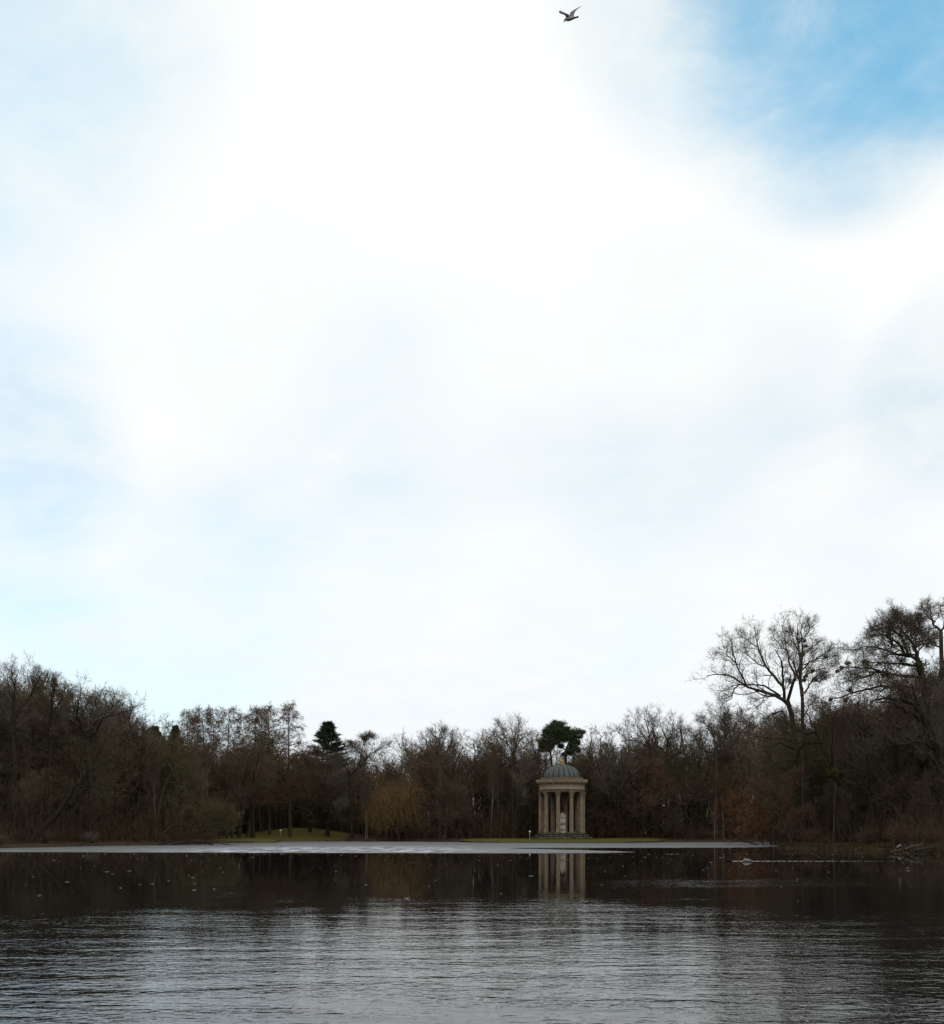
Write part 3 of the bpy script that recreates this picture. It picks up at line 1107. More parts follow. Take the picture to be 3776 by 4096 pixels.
# the tall pair on the right, clear against the sky
traced_tree('ash_tree', C7, 132, [
    (.42, .30, [(1275, 2830), (1262, 2250), (1240, 1640), (1212, 1480), (1172, 1200), (1130, 1120)]),
    (.26, .05, [(1172, 1200), (1080, 1085), (900, 990), (740, 940), (660, 860), (560, 790), (400, 760), (290, 780)]),
    (.14, .04, [(740, 940), (620, 760), (555, 650), (520, 540), (490, 400)]),
    (.15, .04, [(1085, 1060), (1000, 980), (900, 915), (800, 905), (700, 910), (580, 905), (520, 970), (430, 970)]),
    (.22, .05, [(1130, 1130), (1095, 950), (1085, 780), (1045, 640), (985, 540)]),
    (.20, .04, [(1105, 960), (1040, 850), (980, 760), (930, 680), (890, 560), (865, 450), (850, 330), (840, 200)]),
    (.09, .03, [(940, 690), (840, 690), (740, 590), (610, 520)]),
    (.08, .03, [(860, 450), (780, 380), (720, 310), (670, 300)]),
    (.24, .04, [(1160, 1150), (1190, 1000), (1215, 850), (1265, 760), (1290, 650), (1300, 540), (1260, 400), (1270, 250)]),
    (.14, .03, [(1220, 830), (1190, 680), (1180, 520), (1165, 350), (1140, 180)]),
    (.09, .03, [(1180, 520), (1100, 470), (1020, 380), (1000, 320)]),
    (.09, .03, [(1010, 1060), (920, 1050), (885, 1150), (800, 1190)]),
    (.10, .03, [(640, 900), (560, 1000), (545, 1080), (430, 1150)]),
    (.12, .03, [(1110, 1240), (1020, 1250), (960, 1330), (880, 1390), (760, 1400)]),
    (.09, .03, [(600, 690), (480, 600), (380, 550), (320, 570)]),
], 'tall bare tree with thick limb arching far out left, beside an upright tree', seed=21, crown='twig_grey', k2=9, k3=6, ktw=3, l2=.27, balls=[(1160, 885, 55)], up2=.13)
traced_tree('ash_tree', C7, 127, [
    (.34, .20, [(1330, 2840), (1322, 2300), (1318, 1900), (1312, 1500), (1305, 1080)]),
    (.24, .035, [(1305, 1080), (1322, 880), (1335, 700), (1330, 500), (1325, 330), (1350, 150)]),
    (.10, .03, [(1332, 760), (1420, 660), (1540, 590), (1680, 500)]),
    (.10, .03, [(1340, 880), (1430, 780), (1550, 730), (1680, 700)]),
    (.13, .03, [(1330, 1050), (1400, 900), (1470, 830), (1560, 810)]),
    (.13, .03, [(1308, 1000), (1280, 870), (1220, 650), (1170, 560)]),
    (.09, .03, [(1340, 700), (1480, 640), (1600, 620), (1690, 610)]),
    (.09, .03, [(1330, 560), (1430, 500), (1570, 410)]),
    (.08, .03, [(1328, 420), (1400, 330), (1450, 180)]),
    (.08, .03, [(1330, 480), (1290, 380), (1280, 280), (1240, 290)]),
    (.07, .03, [(1400, 880), (1470, 930), (1500, 890)]),
    (.10, .03, [(1310, 1350), (1400, 1200), (1500, 1080)]),
], 'tall bare upright tree with mistletoe on its right-hand branches', seed=22, crown='twig_grey', k2=9, k3=6, ktw=3, l2=.27, up2=.15,
    balls=[(1430, 435, 27), (1565, 620, 38), (1480, 750, 30), (1430, 890, 34), (1355, 875, 36), (1390, 390, 28), (1380, 550, 34), (1660, 610, 18), (1395, 825, 22)])
# the broad oak by the right edge and its neighbours
traced_tree('oak_tree', C8, 112, [
    (.62, .34, [(1640, 3140), (1628, 2500), (1600, 1950), (1545, 1500), (1500, 1250), (1460, 1050), (1425, 860)]),
    (.26, .04, [(1425, 860), (1402, 700), (1372, 580), (1310, 480), (1262, 390), (1200, 310)]),
    (.17, .04, [(1405, 690), (1450, 600), (1530, 580), (1610, 580)]),
    (.14, .03, [(1370, 560), (1355, 470), (1420, 320)]),
    (.20, .04, [(1425, 860), (1270, 780), (1212, 640), (1172, 560), (1180, 440), (1130, 330)]),
    (.18, .03, [(1300, 800), (1150, 760), (1060, 690), (960, 660), (850, 640), (710, 690)]),
    (.16, .03, [(1250, 770), (1195, 670), (1100, 620), (1000, 570), (900, 540), (760, 590)]),
    (.17, .03, [(1430, 900), (1200, 870), (1050, 850), (900, 830), (800, 800)]),
    (.22, .04, [(1450, 1050), (1250, 1060), (1000, 1020), (800, 960), (600, 950), (470, 950), (370, 1020)]),
    (.20, .04, [(1480, 1200), (1200, 1150), (1000, 1140), (800, 1180), (650, 1240), (500, 1290), (390, 1350)]),
    (.16, .03, [(1060, 690), (1000, 480), (1010, 400), (1050, 330)]),
    (.14, .03, [(1172, 560), (1060, 440), (960, 450), (880, 470)]),
    (.14, .03, [(1310, 480), (1390, 380), (1440, 310)]),
    (.15, .03, [(900, 990), (720, 1060), (620, 1080), (520, 1120)]),
    (.15, .03, [(1540, 1300), (1640, 1120), (1700, 950)]),
], 'broad spreading bare oak with wide domed crown and mistletoe on its lowest left limbs', seed=23, style='oak', bark='bark_dark', crown='twig_grey', k2=13, k3=8, ktw=4, l2=.32, up2=.06,
    balls=[(510, 910, 42), (740, 905, 78), (840, 830, 45), (375, 1010, 27), (430, 960, 34), (700, 1165, 52), (475, 1285, 30), (650, 1300, 26), (1260, 830, 70)],
    ivy=[(1420, 920, 1.2, 500), (1480, 1130, 1.0, 350), (1030, 1030, 1.3, 420)])
traced_tree('oak_tree', C8, 104, [
    (.50, .30, [(1790, 3180), (1760, 2650), (1700, 2150), (1600, 1820), (1500, 1680), (1470, 1480), (1390, 1390)]),
    (.26, .05, [(1390, 1390), (1250, 1340), (1130, 1310), (1000, 1290), (900, 1330)]),
    (.20, .04, [(1430, 1600), (1330, 1500), (1220, 1490), (1120, 1430), (1000, 1380), (880, 1400)]),
    (.15, .03, [(1390, 1390), (1290, 1250), (1200, 1190), (1100, 1170), (980, 1230)]),
    (.15, .03, [(1370, 1380), (1310, 1230), (1260, 1150), (1150, 1100)]),
    (.14, .03, [(1400, 1400), (1440, 1290), (1500, 1200), (1560, 1050)]),
    (.13, .03, [(1250, 1340), (1180, 1230), (1060, 1200)]),
    (.10, .03, [(1250, 1480), (1180, 1540), (1110, 1560)]),
    (.16, .03, [(1650, 1960), (1500, 1900), (1350, 1860), (1200, 1910), (1050, 1910), (920, 1830), (800, 1760)]),
], 'dark crooked tree with black arching limbs in front of the broad oak', seed=24, style='oak', bark='bark_dark', crown='twig_brown', k2=7, k3=4, ktw=3, l2=.28, up2=.06)
traced_tree('ash_tree', C8, 118, [
    (.40, .22, [(1760, 3080), (1745, 2200), (1740, 1500), (1705, 1000), (1690, 700), (1690, 490)]),
    (.16, .03, [(1690, 490), (1610, 370), (1590, 240), (1590, 120)]),
    (.14, .03, [(1690, 490), (1740, 350), (1760, 150)]),
    (.12, .03, [(1690, 700), (1640, 630), (1560, 560), (1520, 460)]),
    (.12, .03, [(1700, 900), (1800, 700), (1860, 450)]),
    (.10, .03, [(1610, 370), (1540, 300), (1510, 210)]),
    (.12, .03, [(1730, 1400), (1640, 1250), (1570, 1200)]),
    (.12, .03, [(1735, 1300), (1850, 1150), (1960, 1100)]),
], 'tall bare tree cut by the right edge, reaching highest of all', seed=25, crown='twig_grey', k2=9, k3=6, ktw=3)
# trees on the right bank
traced_tree('leaning_tree', C5, 114, [
    (.40, .28, [(1500, 1800), (1490, 1400), (1410, 1090), (1240, 940), (1130, 800), (1070, 600)]),
    (.18, .04, [(1070, 600), (1020, 420), (960, 200), (900, 20), (820, -150)]),
    (.16, .04, [(1130, 800), (1110, 500), (1100, 200), (1080, -50)]),
    (.12, .03, [(1000, 380), (880, 360), (760, 370), (600, 350), (470, 290), (300, 280), (100, 265)]),
    (.10, .03, [(1080, 640), (940, 620), (800, 650)]),
    (.12, .03, [(950, 190), (840, 220), (700, 150), (600, 70), (520, 10)]),
    (.10, .03, [(1400, 1080), (1550, 900), (1600, 700), (1580, 500)]),
], 'thick dark trunk leaning left over the bank between oak and tall pair', seed=26, bark='bark_dark', crown='twig_olive', k2=7, k3=5, ktw=3, ivy=[(1000, 620, .9, 220), (1130, 780, .8, 160)])
traced_tree('twisted_tree', C5, 120, [
    (.36, .26, [(800, 1790), (820, 1400), (780, 1150), (810, 950), (700, 760), (640, 620), (660, 470)]),
    (.14, .03, [(660, 470), (560, 420), (430, 350), (320, 420), (200, 400)]),
    (.13, .03, [(670, 460), (760, 380), (860, 390), (960, 480)]),
    (.12, .03, [(650, 950), (480, 960), (380, 1040), (250, 1140), (150, 1180)]),
    (.10, .03, [(570, 970), (520, 1070), (440, 1150), (350, 1260)]),
    (.10, .03, [(640, 620), (540, 620), (430, 640)]),
], 'twisted dark tree on the bank tip with olive hanging foliage', seed=27, style='oak', bark='bark_dark', crown='twig_olive', k2=7, k3=5, ktw=3,
    ivy=[(330, 1100, 1.0, 420), (250, 1230, .8, 300), (420, 1200, .8, 260), (260, 1020, .6, 160)], ivy_mat='mistletoe')
traced_tree('leaning_tree', C5, 116.5, [
    (.20, .12, [(600, 1790), (540, 1620), (470, 1440), (400, 1330)]),
    (.11, .03, [(400, 1330), (320, 1180), (200, 1060), (80, 980)]),
    (.09, .03, [(450, 1420), (520, 1250), (560, 1050), (620, 900)]),
    (.08, .03, [(540, 1620), (640, 1500), (740, 1420), (860, 1380)]),
], 'slim grey trunk leaning left at the very tip of the bank', seed=28, crown='twig_russet', k2=9, k3=7, ktw=6)

# left shore
traced_tree('oak_tree', C1, 146, [
    (.52, .34, [(890, 1835), (872, 1400), (842, 1100), (822, 900), (795, 785)]),
    (.24, .04, [(795, 785), (722, 640), (645, 480), (600, 370), (590, 270)]),
    (.22, .04, [(800, 770), (762, 560), (800, 430), (840, 320)]),
    (.22, .04, [(825, 800), (900, 570), (1000, 460), (1040, 350)]),
    (.22, .04, [(845, 830), (1000, 610), (1150, 570), (1280, 530)]),
    (.18, .04, [(795, 790), (660, 780), (540, 810)]),
    (.14, .03, [(900, 570), (880, 440), (900, 360)]),
    (.14, .03, [(1000, 600), (1080, 480), (1150, 410)]),
    (.14, .03, [(722, 640), (640, 600), (560, 570)]),
    (.15, .03, [(860, 950), (980, 800), (1100, 750), (1200, 730)]),
], 'broad round-crowned bare oak at the top of the left wood slope', seed=31, style='oak', bark='bark_dark', crown='twig_grey', k2=11, k3=6, ktw=3, up2=.08, balls=[(600, 350, 55), (1160, 720, 30), (1080, 480, 18)])
traced_tree('leaning_tree', C1, 128, [
    (.40, .26, [(262, 1835), (400, 1680), (540, 1540), (620, 1410), (720, 1240)]),
    (.22, .04, [(720, 1240), (800, 1110), (900, 1060), (1030, 980), (1200, 955)]),
    (.14, .03, [(690, 1290), (760, 1265), (900, 1260), (1040, 1310), (1150, 1280)]),
    (.12, .03, [(760, 1170), (740, 1050), (690, 960), (680, 860)]),
    (.12, .03, [(840, 1090), (900, 960), (960, 880)]),
    (.10, .03, [(640, 1380), (560, 1250), (480, 1180)]),
    (.10, .03, [(900, 1060), (1020, 1100), (1180, 1060)]),
], 'mossy dark trunk leaning steeply right over the left shore', seed=32, bark='bark_dark', crown='twig_olive', k2=10, k3=6, ktw=4, l2=.4, up2=.05)
traced_tree('ash_tree', C1, 134, [
    (.36, .22, [(150, 1840), (118, 1400), (140, 1000), (112, 720), (130, 430)]),
    (.15, .03, [(130, 430), (70, 330), (30, 230), (10, 130)]),
    (.15, .03, [(130, 430), (160, 320), (150, 200), (140, 110)]),
    (.14, .03, [(135, 560), (240, 430), (290, 300), (280, 100)]),
    (.12, .03, [(270, 360), (350, 240), (410, 140)]),
    (.12, .03, [(125, 700), (20, 560), (-60, 430)]),
    (.11, .03, [(130, 750), (250, 640), (330, 600)]),
], 'tallest bare tree by the left edge with mistletoe balls in its fork', seed=33, bark='bark_dark', crown='twig_grey', k2=10, k3=6, ktw=3, balls=[(345, 290, 26), (418, 292, 22), (370, 320, 22), (205, 395, 40)])
traced_tree('ash_tree', C1, 140, [
    (.32, .20, [(440, 1830), (478, 1350), (462, 950), (492, 680), (490, 450)]),
    (.13, .03, [(490, 450), (470, 330), (460, 220)]),
    (.13, .03, [(490, 450), (530, 340), (540, 220)]),
    (.11, .03, [(482, 600), (400, 480), (360, 400)]),
    (.11, .03, [(485, 560), (580, 440), (640, 300)]),
    (.10, .03, [(478, 760), (380, 680), (300, 620)]),
    (.10, .03, [(478, 800), (570, 720), (640, 660)]),
], 'bare tree with dark mistletoe clumps just left of the round-crowned oak', seed=34, bark='bark_dark', crown='twig_brown', k2=9, k3=6, ktw=3, balls=[(525, 230, 30), (540, 265, 26), (590, 360, 44), (450, 470, 60), (300, 410, 40), (500, 310, 26)])
traced_tree('leaning_tree', C2, 149, [
    (.26, .16, [(-20, 1655), (40, 1540), (92, 1300), (130, 1080), (200, 920), (250, 850)]),
    (.11, .03, [(250, 850), (290, 780), (360, 690), (440, 600)]),
    (.11, .03, [(175, 990), (230, 980), (330, 990), (480, 1020), (590, 1022)]),
    (.09, .03, [(240, 860), (160, 720), (80, 640), (-20, 560)]),
    (.09, .03, [(260, 850), (330, 830), (430, 850)]),
    (.08, .03, [(100, 1260), (200, 1160), (300, 1190), (380, 1240)]),
], 'slim pale-footed trunk leaning right with one long level limb', seed=35, bark='bark_moss', crown='twig_olive', k2=10, k3=6, ktw=4, l2=.4, up2=.05)
traced_tree('fallen_tree', C2, 147, [
    (.20, .17, [(10, 1650), (80, 1590), (150, 1530), (210, 1470), (280, 1440)]),
    (.14, .04, [(280, 1440), (350, 1455), (430, 1472), (560, 1465), (650, 1475), (760, 1450)]),
    (.08, .03, [(420, 1470), (500, 1400), (580, 1330), (640, 1260)]),
    (.08, .03, [(560, 1465), (640, 1400), (720, 1330), (800, 1290)]),
    (.07, .03, [(330, 1450), (380, 1390), (420, 1340)]),
    (.07, .03, [(600, 1470), (680, 1440), (760, 1400), (840, 1390)]),
], 'low tree arching sideways over the ice with mossy bare twigs', seed=36, bark='bark_moss', crown='twig_olive', k2=12, k3=7, ktw=5, l2=.42, up2=.10, cat='tree')
# left-centre lawn
traced_tree('oak_tree', C2, 206, [
    (.55, .36, [(1030, 1612), (1060, 1480), (1075, 1250), (1065, 1120), (1035, 1060)]),
    (.22, .05, [(1035, 1060), (1100, 1012), (1250, 925), (1350, 862), (1450, 800)]),
    (.30, .05, [(1035, 1070), (1045, 960), (1040, 880), (1065, 800), (1110, 730)]),
    (.20, .04, [(1040, 900), (960, 800), (900, 770), (840, 730)]),
    (.18, .04, [(1065, 800), (1170, 680), (1250, 600), (1210, 510)]),
    (.15, .04, [(1110, 730), (1180, 640), (1330, 560)]),
    (.14, .04, [(1060, 820), (1010, 700), (1000, 600)]),
    (.14, .04, [(1250, 925), (1330, 900), (1420, 930)]),
], 'thick mossy twisted oak standing at the edge of the green mound', seed=37, style='oak', bark='bark_moss', crown='twig_olive', k2=12, k3=8, ktw=6, up2=.06)
for i, (bx, tx, ty, r, sd, lab) in enumerate(((1090, 1078, 1000, .40, 1, 'straight dark trunk right of the twisted oak on the green mound'),
                                              (935, 990, 1000, .30, 2, 'dark trunk leaning right, first left of the twisted oak'),
                                              (872, 845, 1150, .24, 3, 'dark trunk leaning left, second left of the twisted oak'),
                                              (815, 790, 1150, .22, 4, 'dark trunk third left of the twisted oak on the lawn'),
                                              (735, 735, 1150, .20, 5, 'dark trunk at the left end of the lawn row'))):
    traced_tree('lawn_tree', C2, 200 - i * 2.0, [
        (r, r * .6, [(bx, 1612), (bx + (tx - bx) * .5, 1360), (tx, ty)]),
        (r * .5, .04, [(tx, ty), (tx - 60, ty - 160), (tx - 130, ty - 260)]),
        (r * .5, .04, [(tx, ty), (tx + 50, ty - 180), (tx + 90, ty - 330)]),
        (r * .4, .03, [(tx, ty + 150), (tx + 90, ty + 20), (tx + 170, ty - 40)]),
        (r * .4, .03, [(tx, ty + 200), (tx - 90, ty + 80), (tx - 180, ty + 60)]),
    ], lab, seed=40 + sd, bark='bark_dark', crown='twig_brown', k2=11, k3=8, ktw=7, l2=.45)
# centre
traced_tree('ash_tree', C4, 206, [
    (.40, .26, [(190, 1720), (190, 1200), (186, 860), (180, 700), (165, 600)]),
    (.20, .04, [(165, 600), (160, 520), (175, 420), (180, 280)]),
    (.16, .04, [(165, 600), (60, 500), (10, 440), (-50, 420)]),
    (.20, .04, [(188, 650), (280, 560), (380, 480), (470, 410)]),
    (.11, .03, [(172, 440), (110, 370), (60, 330)]),
    (.11, .03, [(175, 430), (230, 360), (240, 280)]),
    (.12, .03, [(280, 560), (330, 440), (340, 360)]),
    (.18, .04, [(185, 900), (110, 740), (30, 740), (-60, 790), (-150, 850)]),
    (.10, .03, [(186, 760), (260, 720), (350, 660)]),
], 'bare domed tree with forked trunk high above the wood, right of the willow', seed=51, crown='twig_grey', k2=10, k3=6, ktw=3, balls=[(-70, 635, 22)])
traced_tree('ash_tree', C4, 208, [
    (.38, .22, [(1095, 1720), (1095, 1300), (1110, 950), (1100, 700)]),
    (.22, .04, [(1100, 700), (1125, 500), (1090, 380), (1060, 210)]),
    (.15, .04, [(1100, 650), (1020, 500), (930, 420), (800, 390)]),
    (.15, .04, [(1115, 560), (1180, 430), (1300, 360)]),
    (.12, .03, [(1010, 490), (960, 350), (900, 240)]),
    (.12, .03, [(1125, 500), (1150, 340), (1180, 210)]),
    (.11, .03, [(1110, 600), (1220, 540), (1330, 450)]),
    (.11, .03, [(1100, 720), (980, 620), (880, 560), (780, 500)]),
], 'tall fan-shaped bare tree left of the dark pine', seed=52, crown='twig_grey', k2=11, k3=7, ktw=3, balls=[(830, 480, 16), (925, 560, 26), (1210, 470, 15)])
traced_tree('oak_tree', C3, 212, [
    (.42, .30, [(640, 1720), (640, 1300), (620, 1000), (600, 850)]),
    (.16, .04, [(600, 850), (540, 760), (480, 700), (410, 690)]),
    (.16, .04, [(610, 900), (740, 780), (760, 640), (800, 500)]),
    (.14, .04, [(740, 800), (850, 640), (960, 560), (1060, 540)]),
    (.13, .03, [(760, 640), (700, 560), (640, 520)]),
    (.13, .03, [(625, 1020), (520, 930), (400, 965)]),
    (.12, .03, [(800, 520), (850, 450), (900, 420)]),
    (.12, .03, [(640, 1300), (560, 1280), (470, 1290)]),
], 'round-topped bare tree with straight dark trunk left of the willow', seed=53, crown='twig_grey', bark='bark_dark', k2=13, k3=9, ktw=6)
traced_tree('oak_tree', C6, 216, [
    (.42, .28, [(1030, 1740), (1040, 1200), (1045, 900), (1040, 690)]),
    (.20, .04, [(1040, 690), (1060, 560), (1000, 420), (970, 280)]),
    (.15, .04, [(1055, 590), (1110, 440), (1110, 290)]),
    (.18, .04, [(1060, 790), (1200, 700), (1230, 560), (1330, 400)]),
    (.12, .03, [(1225, 580), (1210, 440), (1215, 340)]),
    (.20, .04, [(1040, 720), (930, 580), (910, 420), (920, 290)]),
    (.13, .03, [(1050, 640), (1110, 540), (1190, 460)]),
    (.12, .03, [(1200, 700), (1300, 620), (1390, 570)]),
], 'wide bare tree with forked open crown above the reddish round tree', seed=54, style='ash', crown='twig_grey', bark='bark_dark', k2=10, k3=6, ktw=3)
traced_tree('ash_tree', C6, 214, [
    (.36, .24, [(870, 1740), (880, 1200), (870, 800), (850, 620)]),
    (.16, .04, [(850, 620), (780, 500), (710, 370), (690, 230)]),
    (.15, .04, [(850, 620), (830, 460), (780, 340), (770, 240)]),
    (.14, .03, [(850, 640), (720, 560), (620, 480), (590, 350)]),
    (.11, .03, [(840, 540), (870, 420), (860, 290)]),
    (.12, .03, [(720, 560), (600, 540), (500, 430), (440, 440)]),
], 'bare tree with many rising branches left of the wide open crown', seed=55, crown='twig_grey', k2=11, k3=7, ktw=3)
traced_tree('ash_tree', C6, 200, [
    (.36, .22, [(1600, 1735), (1600, 1100), (1605, 800), (1600, 660)]),
    (.16, .03, [(1600, 660), (1590, 480), (1520, 340), (1440, 300)]),
    (.15, .03, [(1600, 660), (1700, 520), (1680, 380), (1560, 220)]),
    (.14, .03, [(1600, 720), (1460, 660), (1400, 560), (1380, 470)]),
    (.14, .03, [(1605, 760), (1760, 640), (1850, 520), (1840, 300)]),
    (.12, .03, [(1700, 520), (1760, 380), (1720, 250)]),
], 'bare spreading tree on the slope below the tall pair', seed=56, crown='twig_grey', k2=14, k3=9, ktw=6)

# evergreens
plant_tree('spruce_tree', 'spruce', 3, 1307, 250, 2890, 'dark green conical spruce rising alone left of centre', width=1.75, bark='bark_dark', crown='needle_spruce')
plant_tree('spruce_tree', 'spruce', 3, 700, 230, 2905, 'small dark spruce top between the left oak and the larches', width=1.1, bark='bark_dark', crown='needle_spruce')
plant_tree('larch_tree', 'larch', 3, 858, 229, 2828, 'dense dark-topped brown larch right of the broad rounded one', width=.8, bark='bark_dark', crown='larch', rz=2.0)
plant_tree('spruce_tree', 'spruce', 3, 625, 236, 2908, 'dull green conifer top right of the left oak', width=1.3, bark='bark_dark', crown='needle_pine')
for i, (px, D, top, w, lab) in enumerate(((760, 225, 2840, .95, 'bare brown larch, leftmost of the larch row'),
                                          (790, 230, 2860, .8, 'bare brown larch close behind the leftmost larch'),
                                          (822, 222, 2830, 1.0, 'dense brown larch with broad rounded top'),
                                          (905, 226, 2828, 1.0, 'brown larch with drooping branches in the middle of the row'),
                                          (962, 238, 2852, .75, 'thin-topped short larch in the middle of the row'),
                                          (1012, 224, 2826, 1.05, 'wide-branched larch right of the thin-topped one'),
                                          (1048, 232, 2836, .85, 'narrow larch half hidden between two wide larches'),
                                          (1078, 222, 2822, .95, 'tall larch with swept crown right of the narrow larch'),
                                          (1160, 218, 2815, 1.05, 'tall larch standing alone at the right end of the row'))):
    plant_tree('larch_tree', 'larch', 1 + i % 3, px, D, top, lab, group='bare larches on the left of the skyline', width=w, bark='bark', crown='larch', rz=i * 1.3)


def build_pine(px, D, label):
    rg = np.random.default_rng(77)
    x, y = (px - CX) / F * D, D
    gz = float(ground_z(x, y))
    root = np.array([x, y, gz])
    s = .2743        # region [2050,2850,2550,3400]
    P = lambda cx, cy, dy=0: at(2050 + cx * s, 2850 + cy * s, D) - root + np.array([0, dy, 0])
    tr, cr = Geo(), Geo()
    limbs = [(.30, .22, [(590, 1900, 0), (585, 1200, 0), (570, 700, 0), (550, 560, 0)]),
             (.26, .20, [(770, 1900, .5), (775, 1100, .5), (780, 650, .5), (790, 520, .5)]),
             (.20, .07, [(550, 560, 0), (520, 420, -.5), (560, 300, -.5), (640, 190, 0)]),
             (.15, .06, [(550, 560, 0), (620, 450, .6), (700, 330, .8)]),
             (.15, .06, [(545, 580, 0), (470, 500, -.5), (430, 430, -.6)]),
             (.20, .07, [(790, 520, .5), (830, 420, .2), (840, 340, 0), (900, 280, -.4)]),
             (.13, .05, [(835, 380, .2), (930, 310, .4), (1020, 280, .6)]),
             (.13, .05, [(790, 530, .5), (860, 470, .8), (930, 430, 1.0)]),
             (.13, .05, [(785, 560, .5), (860, 540, 0), (950, 550, -.4)]),
             (.13, .05, [(780, 540, .5), (700, 510, .2), (640, 510, 0)])]
    Ps = np.array([resample([P(*q) for q in L[2]], 9) for L in limbs])
    Ps[:2, 0, 2] = -.3
    tubes(tr, Ps, np.array([np.linspace(L[0], L[1], 9) for L in limbs]), 6)
    clumps = [(640, 180, 75), (580, 220, 70), (700, 210, 70), (530, 280, 85), (620, 270, 90), (720, 270, 80), (470, 270, 45), (500, 350, 80),
              (590, 350, 85), (690, 350, 75), (450, 430, 65), (530, 430, 70), (770, 230, 40), (790, 280, 75), (870, 290, 80), (950, 280, 60), (1020, 285, 40),
              (840, 340, 75), (920, 340, 70), (980, 365, 35), (760, 340, 60), (440, 500, 50), (500, 520, 50), (900, 440, 55), (960, 430, 40), (850, 470, 35),
              (850, 540, 50), (920, 550, 45), (970, 555, 25), (800, 560, 45), (640, 420, 55), (700, 480, 45), (420, 560, 35), (760, 610, 40), (840, 600, 35), (660, 230, 80), (560, 300, 80), (660, 400, 70), (720, 400, 65), (780, 390, 60), (610, 440, 60), (560, 480, 55), (480, 470, 60), (450, 540, 45), (700, 330, 85), (800, 330, 75), (870, 380, 60),
              (430, 470, 50), (530, 550, 40), (890, 500, 45), (620, 140, 45), (690, 165, 45)]
    for cx, cy, r in clumps:
        rm = r * s / F * D
        for k in range(5):
            c = P(cx + rg.normal(0, r * .35), cy + rg.normal(0, r * .25), rg.uniform(-2.2, 2.2))
            a = c[None, None] + rg.normal(0, rm * .52, (46, 2, 3)) * np.array([1, 1, .5])
            twigs(cr, rg, a, 5, .48, .07, 50, 30, .25)
    e = empty('pine_tree', root)
    obj('trunk', tr.mesh('trunk'), M['bark'], e, smooth=True)
    obj('crown', cr.mesh('crown'), M['needle_pine'], e)
    tag(e, label, 'tree')


build_pine(2247, 216, 'flat-topped dark green pine directly behind the temple dome')

plant_tree('willow_tree', 'willow', 4, 1592, 207, 3082, 'orange-brown weeping willow with hanging strands on the far shore', width=.96, rz=2.2, bark='bark_dark', crown='willow')
plant_tree('bushy_tree', 'bushy', 1, 2560, 201, 2985, 'dense reddish round-crowned tree right of the temple', width=1.30, bark='bark_dark', crown='twig_russet')
plant_tree('bushy_tree', 'bushy', 3, 1310, 222, 3005, 'brown dense tree hiding the foot of the lone spruce', width=1.2, bark='bark_dark', crown='twig_brown')
plant_tree('ash_tree', 'ash', 2, 1240, 228, 2975, 'bare tree between the last larch and the lone spruce', width=1.1, bark='bark_dark', crown='twig_brown')
plant_tree('bushy_tree', 'bushy', 2, 2440, 206, 3030, 'dull brown dense tree close beside the right of the temple', width=1.1, bark='bark_dark', crown='twig_brown')
plant_tree('beech_tree', 'rust', 1, 2962, 194, 3295, 'low rust-leaved bush just left of the bank tip', cat='bush', width=1.3, bark='bark', crown='twig_russet')
plant_tree('beech_tree', 'rust', 2, 2920, 203, 3085, 'rust-leaved young tree above the low rusty bush', width=1.2, bark='bark', crown='twig_russet')
plant_tree('beech_tree', 'rust', 1, 3090, 150, 3115, 'rust-leaved tree half hidden behind the twisted bank tree', width=1.2, bark='bark', crown='twig_russet')
plant_tree('bushy_tree', 'bushy', 2, 2090, 222, 2975, 'olive ivy-clad tree between the fan-shaped tree and the pine', width=.75, bark='bark_moss', crown='twig_olive')
plant_tree('oak_tree', 'oak', 3, 2400, 226, 2895, 'yellowish bare tree with mistletoe-like clumps right of the pine', width=.9, bark='bark_dark', crown='twig_olive')
for i, (px, top, tl, lab) in enumerate(((2859, 3190, 0, 'slim white birch sapling, left one of two upright'), (2896, 3170, -2, 'slim white birch sapling, right one of two upright'), (2865, 3270, -46, 'slim white birch sapling leaning hard to the left'))):
    plant_tree('birch_sapling', 'birch', 1 + i % 2, px, 196 + i * .6, top, lab, group='white birch saplings on the far right shore', width=.9, bark='bark_birch', crown='twig_russet', tilt=(0, tl), height=5.0 if i == 2 else None)
plant_tree('birch_tree', 'birch', 2, 3098, 121, 3215, 'thin pale birch stem at the bank tip above the ice end', width=1.2, bark='bark_pale', crown='twig_russet')
for i, (px, D, top, lab) in enumerate(((1462, 207, 3110, 'pale twin stem, left one, just left of the willow'), (1471, 208, 3120, 'pale twin stem, right one, just left of the willow'),
                                       (1964, 203, 2980, 'pale straight trunk on the shore where the temple lawn begins'), (1993, 205, 3000, 'pale trunk second from the start of the temple lawn'),
                                       (2049, 206, 2990, 'thin pale trunk nearest the left of the temple'), (1040, 236, 2985, 'tall pale stem behind the green mound'),
                                       (627, 152, 2960, 'pale trunk rising right of the left wood shore'), (3330, 119, 2790, 'thin whitish trunk beside the leaning bank tree'))):
    plant_tree('pale_tree', 'slender', 1 + i % 3, px, D, top, lab, width=.75, bark='bark_pale', crown='twig_brown', tilt=(0, 5 if i == 6 else 0))

